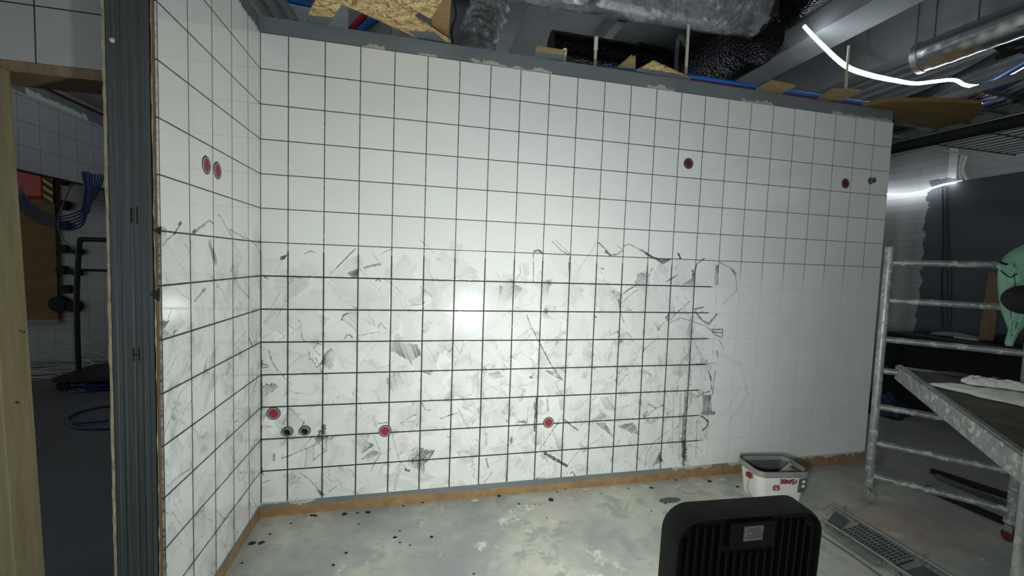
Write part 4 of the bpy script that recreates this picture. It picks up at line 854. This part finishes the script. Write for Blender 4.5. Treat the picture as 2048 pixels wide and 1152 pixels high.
heap('work_glove', dk(1965,788)+Vector((0,0,.05)), .09, .05, .05, M_cloth, 'white work glove lying on the plastic sheet, left one', 'glove', 8, axis=Vector((.6,-.8,0)))
heap('work_glove', dk(2022,796)+Vector((0,0,.05)), .09, .05, .05, M_cloth, 'white work glove lying on the plastic sheet, right one', 'glove', 9, axis=Vector((.5,-.9,0)))
heap('dark_rag', dk(1915,752)+Vector((0,0,.002)), .10, .04, .02, M_greydark, 'dark rag at the far side of the platform', 'rag', 19, axis=Vector((.6,-.8,0)))
# jacket hung over the post, black cap in front
jc = MB(); N1, N2 = 30, 22; out = [(0,.0,.05),(.12,-.0,.20)]
Jt = [(2078,490),(2040,500),(2012,512),(2002,528),(1999,548),(2000,575),(2002,600),(2006,622),(2014,642),(2022,660),(2016,676),(2014,690),(2024,689),(2030,672),(2042,655),(2052,640),(2090,628)]
Dj = 2.36
pl2 = []
for i in range(N1+1):
    v = i/N1
    py = 486+v*206
    def lx(py_):
        L = [(486,2060),(495,2040),(505,2018),(515,2006),(530,1999),(560,1998),(595,2001),(620,2005),(640,2013),(660,2021),(672,2017),(686,2013),(692,2015)]
        for (a, xa), (b_, xb) in zip(L[:-1], L[1:]):
            if a <= py_ <= b_: return xa+(xb-xa)*(py_-a)/(b_-a)
        return L[-1][1]
    def rx(py_):
        L = [(486,2075),(600,2110),(630,2085),(650,2047),(665,2034),(680,2026),(692,2022)]
        for (a, xa), (b_, xb) in zip(L[:-1], L[1:]):
            if a <= py_ <= b_: return xa+(xb-xa)*(py_-a)/(b_-a)
        return L[-1][1]
    for k in range(N2+1):
        u = k/N2; x_ = lx(py)+(rx(py)-lx(py))*u
        dd = Dj - .09*math.sin(math.pi*min(1, u*1.1+.02))*(.5+.5*math.sin(3.14*v)) + .012*math.sin(u*9+v*5)+.005*math.sin(u*21-v*9+1)+.006*math.sin(v*8+u*3)
        jc.v.append(at(x_, py, d=dd))
for i in range(N1):
    for k in range(N2): a = i*(N2+1)+k; jc.f.append([a,a+1,a+N2+2,a+N2+1]); jc.m.append(0)
jo = jc.build('jacket', M_jacket, smooth=True); jo.modifiers.new('s','SOLIDIFY').thickness = .008; tag(jo, 'mint green jacket hung over the scaffold at the right photo edge', 'jacket')
pk = MB(); P = [at(x_, y_, d=2.245) for x_, y_ in [(1999,532),(2015,552),(2030,546),(2034,540),(2026,530),(2008,524)]]; pk.prism(P, Vector(RC[2])*.02); pk.build('pocket_flap', M_jacket, jo, bevel=.004)
pk = MB(); pk.tube([at(x_, y_, d=2.235) for x_, y_ in [(1999,524),(2008,527),(2014,529)]], .006, 6); pk.tube([at(x_, y_, d=2.235) for x_, y_ in [(2001,541),(2015,553),(2022,555),(2034,548)]], .003, 6); pk.build('dark_trim', M_deepblack, jo)
cp = MB(); cc = at(2052,600,d=2.17); cp.lathe([(0,.085),(.03,.082),(.06,.065),(.082,.035),(.09,0),(.088,-.012),(0,-.014)], n=26)
cpo = cp.build('peaked_cap', M_deepblack, smooth=True, M=Matrix.Translation(cc) @ Matrix.Rotation(math.radians(-70), 4, 'Y') @ Matrix.Diagonal((.85,1,1,1))); tag(cpo, 'black cap hanging in front of the mint jacket', 'cap')
# second scaffold lean items behind
cr = thing('tool_chest', (7.12, 0, 0), 'long black chest against the grey coated wall behind the scaffold', 'chest')
q = MB(); q.box((6.77,-1.39,0),(7.47,1.34,.89)); q.build('body', M_deepblack, cr, bevel=.01)
q = MB(); q.box((6.75,-1.41,.89),(7.49,1.36,.92)); q.build('lid', M_black, cr, bevel=.004)
for X in (6.79, 7.45): q = MB(); q.tube([(X,1.3,.932),(X,-1.36,.932)], .010, 8); q.build('lid_rail', M_greydark, cr)
heap('paper_scrap', at(1908,673,z=.925), .22, .09, .06, M_greyp, 'crumpled grey cloth on the black chest', 'cloth', 21, axis=Vector((.3,-1,0)))
q = MB(); a = at(1928,677,z=.925); q.box((a.x-.05,a.y-.13,.921),(a.x+.05,a.y+.07,.94)); tag(q.build('paper_sheet', M_white), 'white folded paper on the front edge of the black chest', 'paper')
heap('black_bag', at(1950,679,z=.925)+Vector((.05,-.2,0)), .07,.07,.10, M_deepblack, 'small black bag beside the white paper on the chest', 'bag', 5)
q = MB(); q.bar(at(1972,681,x=7.20), at(1992,545,x=7.44), .12, .02, up=(1,0,0)); tag(q.build('leaning_plank', M_timber), 'brown plank leaning on the grey wall behind the scaffold', 'plank')
heap('tarpaulin', at(1800,800,z=0)+Vector((-.75,-.30,0)), .30, .26, .28, M_tarp, 'navy tarpaulin heap on the floor behind the scaffold post', 'tarpaulin', 14)
ex = thing('fire_extinguisher', at(1785,740,x=7.27), 'red fire extinguisher half hidden behind the left scaffold post', 'extinguisher'); c = WL[ex.name]
q = MB(); q.lathe([(0,0),(.065,0),(.07,.02),(.07,.28),(.05,.34),(.02,.36),(.02,.40)], c, 20); q.build('cylinder', M_redbox, ex, True)
q = MB(); q.tube([c+Vector((0,0,.39)), c+Vector((0,-.09,.42))], .012, 8); q.build('valve', M_black, ex)
q = MB(); q.box((c.x+.07, c.y-.1, c.z-.1), (7.53, c.y+.1, c.z+.3)); q.build('wall_bracket', M_black, ex)
# profiles on the floor behind the scaffold
for i, (a, b_, lab) in enumerate([((1862,944),(2050,1006),'black metal profile on the floor behind the scaffold, farther one'),((1850,978),(2060,1068),'black metal profile on the floor behind the scaffold, nearer one'),((1872,955),(2055,1030),'dark metal profile between the two black ones behind the scaffold')]):
    p0, p1 = at(*a, z=.01), at(*b_, z=.01); q = MB(); q.bar(p0+Vector((0,0,.012)), p1+Vector((0,0,.012)), .05 if i < 2 else .02, .03, ); q.bar(p0+Vector((0,0,.029)), p1+Vector((0,0,.029)), .02, .004)
    tag(q.build('metal_profile', M_deepblack if i < 2 else M_greydark), lab, 'metal profile')
# ------------------------------------------------------------------ wire tray and steel strips on the floor
def fz(px, py, z=0): return at(px, py, z=z)
A0, A1 = fz(1642,1036,.045), fz(1842,1165,.045); B0, B1 = fz(1664,1008,.045), fz(1908,1155,.045)
tb = thing('floor_grating', (A0+B1)/2-Vector((0,0,.045)), 'steel cable basket with a mesh panel lying on the floor beside the floodlight', 'grating')
def lerp(a, b, t_): return a+(b-a)*t_
for P_, Q_ in ((A0, A1), (B0, B1)):
    q = MB(); q.tube([P_, Q_], .005, 8); q.tube([P_-Vector((0,0,.036)), Q_-Vector((0,0,.036))], .004, 8)
    for i in range(24): c = lerp(P_, Q_, (i+.5)/24); q.tube([c, c-Vector((0,0,.036))], .003, 6)
    q.bar(P_-Vector((0,0,.012)), Q_-Vector((0,0,.012)), .002, .012); q.build('side_rail', M_galv, tb)
for t0, t1 in ((.04,.19),(.80,.98)):
    q = MB(); P4 = [lerp(A0,A1,t0), lerp(A0,A1,t1), lerp(B0,B1,t1), lerp(B0,B1,t0)]; q.prism([p_-Vector((0,0,.036)) for p_ in P4], (0,0,.002)); q.build('end_plate', M_greydark, tb)
q = MB(); m0, m1, m2, m3 = fz(1683,1061,.022), fz(1722,1050,.022), fz(1828,1115,.022), fz(1788,1128,.022)
for i in range(17): t_ = i/16; q.bar(lerp(m0,m3,t_), lerp(m1,m2,t_), .005, .014)
for k in range(5): q.bar(lerp(m0,m1,k/4), lerp(m3,m2,k/4), .006, .016)
q.build('mesh_panel', M_galv, tb); q = MB(); q.prism([m0-Vector((0,0,.018)), m1-Vector((0,0,.018)), m2-Vector((0,0,.018)), m3-Vector((0,0,.018))], (0,0,.001))
q.build('mesh_gap_dark', M_deepblack, tb)  # black sheet added under the mesh, darkening the gaps between its bars
for t_ in (.12, .80):
    q = MB(); c = lerp(B0,B1,t_); q.tube([c+Vector((0,0,.03)), c-Vector((0,0,.04))], .006, 8); q.build('clip', M_galv, tb)
q = MB(); q.tube([B0+Vector((-.0,0,-.02)), B0+(B0-B1).normalized()*.02+Vector((0,0,-.02)), A0+(B0-A0)*.55+(B0-B1).normalized()*.03+Vector((0,0,-.02))], .004, 6); q.build('end_wire', M_galv, tb)
p0, p1 = fz(1651,1058,.012), fz(1756,1129,.012); q = MB(); q.bar(p0, p1, .045, .003); 
sdv = (p1-p0).normalized().cross(Vector((0,0,1))); 
for s_ in (-1, 1): q.bar(p0+sdv*.021*s_+Vector((0,0,.010)), p1+sdv*.021*s_+Vector((0,0,.010)), .003, .022)
tag(q.build('steel_channel', M_galv), 'short steel channel on the floor along the near side of the basket', 'steel channel')
q = MB(); q.tube([fz(1640,1069,.005), fz(1700,1108,.005), fz(1780,1165,.005)], .004, 8); tag(q.build('steel_wire', M_greydark), 'thin dark wire on the floor right of the floodlight', 'wire')
# ------------------------------------------------------------------ grout crumbs on the floor
crumbs = [(504,1087,1.3),(523,1086,1.2),(625,1031,1),(632,1032,.8),(690,1028,1.3),(736,1025,1.1),(715,1026,.6),(807,1012,.7),(845,1005,.9),(582,1047,.6),(718,1048,.5),(863,1074,.8),(998,992,1),(1102,1000,1.6),(1038,1008,.7),(1069,1009,.4),(1115,984,.6),(1132,979,.5),(1257,977,.6),(1303,976,1.1),(1203,987,.4),(1352,960,.8),(1419,963,1.2),(1475,974,1),(1331,1007,.6),(1303,1022,.5),(1093,1036,.4),(692,1106,.7),(800,1062,.6),(790,1075,.9),(820,1090,.5),(800,1085,.6),(667,1130,.7),(484,1126,.5),(948,1148,.5),(540,1068,.5)]
CL = {0: 'black grout crumb at the lower left by the side wall, left one of the pair', 1: 'black grout crumb at the lower left by the side wall, right one of the pair', 2: 'black grout crumb below the ribbed adhesive marks, leftmost of three', 4: 'larger oval black grout crumb below the ribbed adhesive marks', 5: 'black grout crumb right of the large oval one, near the brown wall foot',
      11: 'black grout crumb lying in a pale splash in the middle of the floor', 12: 'black grout crumb close against the brown wall foot, below the middle of the wall', 13: 'largest black grout crumb on the floor, below the rightmost low socket box', 14: 'small black grout crumb left of the largest one', 19: 'black grout crumb between the wall foot and the left half of the floodlight',
      22: 'black grout crumb between the floodlight and the wall, left of the bucket', 23: 'black grout crumb right beside the mortar bucket'}
for i, (px, py, s_) in enumerate(crumbs):
    c = at(px, py, z=0); r = random.Random(i); q = MB(); n_ = 10; rad = [.011*s_*r.uniform(.7,1.35) for _ in range(n_)]; h = .006*s_
    q.v += [c+Vector((rad[k]*1.3*math.cos(.628*k), rad[k]*math.sin(.628*k), .0003)) for k in range(n_)]+[c+Vector((rad[k]*.75*math.cos(.628*k), rad[k]*.6*math.sin(.628*k), h*r.uniform(.6,1.1))) for k in range(n_)]+[c+Vector((0,0,h*1.2))]
    for k in range(n_): q.f += [[k,(k+1)%n_,n_+(k+1)%n_,n_+k],[n_+k,n_+(k+1)%n_,2*n_]]; q.m += [0,0]
    q.f.append(list(range(n_))[::-1]); q.m.append(0)
    lab_ = CL.get(i)
    tag(q.build('grout_crumb', M_grout, smooth=True), lab_ or 'tiny black speck of dried grout on the concrete floor', 'grout crumb', None if lab_ else 'tiny grout specks on the floor')
for i, (px, py) in enumerate([(1065,968),(1230,975),(1385,955),(1395,968),(1290,972),(1170,978),(950,1000),(1445,958)]):
    c = at(px, py, z=0); r = random.Random(90+i); q = MB(); n_ = 9
    q.v += [c+Vector((.03*r.uniform(.6,1.3)*math.cos(.698*k), .02*r.uniform(.5,1.2)*math.sin(.698*k), .0004)) for k in range(n_)]+[c+Vector((0,0,.003))]
    for k in range(n_): q.f.append([k,(k+1)%n_,n_]); q.m.append(0)
    tag(q.build('mortar_splat', M_pale, smooth=True), 'pale flat splat of mortar on the floor near the wall foot, '+{6:'leftmost',0:'second from the left',5:'third from the left',1:'fourth from the left',4:'fifth from the left',2:'sixth from the left',3:'seventh from the left',7:'rightmost, nearest the bucket'}[i], 'mortar splat', 'mortar splats by the wall foot')
ft = at(1340,1001,z=0); q = MB(); q.prism([ft+Vector((.055*math.cos(a)*1.5,.03*math.sin(a),.0005)) for a in np.linspace(0,6.28,15)[:-1]], (0,0,.004)); tag(q.build('grout_blot', M_greydark), 'flat grey blot on the floor by the upper left corner of the floodlight', 'blot')

# ------------------------------------------------------------------ things in the dark room behind the doorway
q = MB(); a, b_ = at(40,400,y=4.3), at(104,400,y=4.3); z1 = at(70,640,y=4.3).z; q.box((a.x-.8,4.34,z1),(b_.x,4.385,3.4)); tag(q.build('ochre_board', M_yelbrown), 'tall ochre board on the far wall of the dark room', 'board')
q = MB(); q.box((a.x-.8,4.33,z1-.05),(b_.x,4.398,z1)); tag(q.build('ledge', M_greyp), 'pale ledge under the ochre board in the dark room', 'ledge')
rb_ = thing('red_case', at(65,393,y=3.6), 'red case with yellow and black stripes hanging high in the dark room', 'case'); c0, c1 = at(43,393,y=3.6), at(84,340,y=3.6)
q = MB(); q.box((c0.x-.35,3.6,c0.z),(c1.x,3.85,c1.z+.25)); q.build('body', M_redbox, rb_, bevel=.02)
q = MB()
for i in range(4): zz = c0.z+.02+i*.09; q.prism([(c1.x+.002,3.6,zz),(c1.x+.10,3.6,zz-.07),(c1.x+.10,3.6,zz-.03),(c1.x+.002,3.6,zz+.04)], (0,.04,0))
q.build('hazard_stripe', M_yellow, rb_)
q = MB(); q.box((c1.x,3.61,c0.z-.06),(c1.x+.10,3.65,c1.z)); q.build('stripe_panel', M_black, rb_)
for i, (px, py, r_, lab) in enumerate([(131,363,.06,'just under the bulkhead edge'),(131,411,.07,'below the topmost one'),(133,452,.065,'behind the blue cables'),(139,578,.06,'above the double one'),(132,498,.06,'upper double one'),(130,540,.06,'lower double one'),(124,607,.11,'lowest and largest')]):
    c = at(px, py, y=4.4); q = MB(); q.tube([c+Vector((0,.0,0)), c+Vector((0,-.08,0))], r_, 16)
    if 'double' in lab and 'above' not in lab or 'lowest' in lab: c2 = c+Vector((.17,0,-.03)); q.tube([c2, c2+Vector((0,-.08,0))], r_*.8, 14); q.bar(c+Vector((0,-.05,0)), c2+Vector((0,-.05,0)), .05, .05)
    tag(q.build('wall_pipe', M_deepblack, smooth=True), 'black pipe end on the far wall of the dark room, '+lab, 'pipe', 'black pipe ends in the dark room')
cb_ = MB()
for i in range(6):
    dd = 3.2; dx = i*3; dy = i*7-8
    cb_.tube(catmull([at(42-dx, 380+dy, d=dd), at(60, 412+dy*.9, d=dd), at(95, 432+dy*.7, d=dd), at(130, 438+dy*.8, d=dd), at(165, 425+dy*.9, d=dd), at(192-i*3, 395+dy*.3, d=dd), at(209-i*6, 348, d=dd)], 6), .0055, 6, cap=False)
tag(cb_.build('cable_loops', M_bluecab, smooth=True), 'loops of blue cable hanging under the bulkhead in the dark room', 'cable')
tubething('black_cable', M_bluecab, [at(172,345,d=3.3), at(176,375,d=3.3), at(172,410,d=3.3), at(170,425,d=3.3)], .028, 'thick dark blue cable dropping into the hanging loops', 'cable')
ct = thing('cart', at(160,770,z=0), 'black tube framed cart standing in the dark room', 'cart')
cc = at(158,770,z=0); Yc = cc.y
q = MB(); top = at(158,478,y=Yc); q.tube(catmull([cc+Vector((0,0,.04)), Vector((cc.x,Yc,1.0)), Vector((top.x-.0,Yc,top.z-.08)), Vector((top.x+.03,Yc,top.z-.01)), Vector((top.x+.12,Yc,top.z)), Vector((top.x+.9,Yc,top.z))], 6), .028, 10); q.build('frame_tube', M_black, ct, True)
z5 = at(165,540,y=Yc).z; q = MB(); q.tube([(cc.x,Yc,z5),(cc.x+.9,Yc,z5)], .016, 8); q.build('crossbar', M_black, ct, True)
q = MB(); q.box((cc.x-.05,Yc-.3,.12),(cc.x+1.0,Yc+.35,.17)); q.build('base', M_black, ct)
for dx in (.0,.9):
    for dy in (-.22,.25):
        q = MB(); q.tube([(cc.x+dx,Yc+dy-.02,.06),(cc.x+dx,Yc+dy+.02,.06)], .06, 14); q.build('wheel', M_deepblack, ct, True)
def tangle(name, mat, c, R_, n_, r_, lab, seed, sq=.6, h=.25):
    r = random.Random(seed); q = MB()
    for i in range(n_):
        a0 = r.uniform(0,6.28); rr = R_*r.uniform(.5,1); ox, oy = r.uniform(-.2,.2)*R_, r.uniform(-.2,.2)*R_; zz = r.uniform(.01,h)
        q.tube([c+Vector((ox+rr*math.cos(a0+t_), oy+rr*sq*math.sin(a0+t_), r_+zz*abs(math.sin(t_*.5+i))*(1 if i % 3 == 0 else .3))) for t_ in np.linspace(0, 5.9, 26)], r_, 5, cap=False)
    return tag(q.build(name, mat, smooth=True), lab, 'cable')
tangle('cable_coil', M_whitecab, at(105,745,z=0), .55, 22, .005, 'tangled coil of white cable on the floor of the dark room', 3, .7, .4)
tangle('cable_coil', M_bluecab, at(200,775,z=0), .35, 10, .008, 'heap of blue cable beside the black cart', 5, .7, .12)
tubething('cable_loop', M_bluecab, [at(235,812,z=.012), at(195,815,z=.012), at(150,828,z=.012), at(134,842,z=.012), at(150,854,z=.012), at(190,858,z=.012), at(240,856,z=.012)], .011, 'blue cable loop on the floor just beyond the doorway, outer one', 'cable')
tubething('cable_loop', M_bluecab, [at(240,838,z=.03), at(190,844,z=.03), at(145,846,z=.03), at(136,838,z=.03)], .010, 'blue cable running across inside the outer loop', 'cable')
tubething('thin_wire', M_greyp, [at(158,345,y=4.2), at(143,370,y=4.2), at(122,420,y=4.2), at(116,450,y=4.2), at(128,480,y=4.2), at(150,500,y=4.2)], .008, 'thin grey wire looping down the far wall of the dark room', 'wire')
q = MB(); q.box((-2.62,-.6,3.001),(-2.24,4.3,3.03)); tag(q.build('roof_plank', M_timber), 'timber plank along the top of the bulkhead in the dark room', 'plank')
q = MB(); q.tube([(-3.0,-.3,3.45),(-2.9,4.2,3.45)], .2, 24); tag(q.build('round_duct', M_beam, smooth=True), 'round grey duct over the bulkhead in the dark room', 'duct')
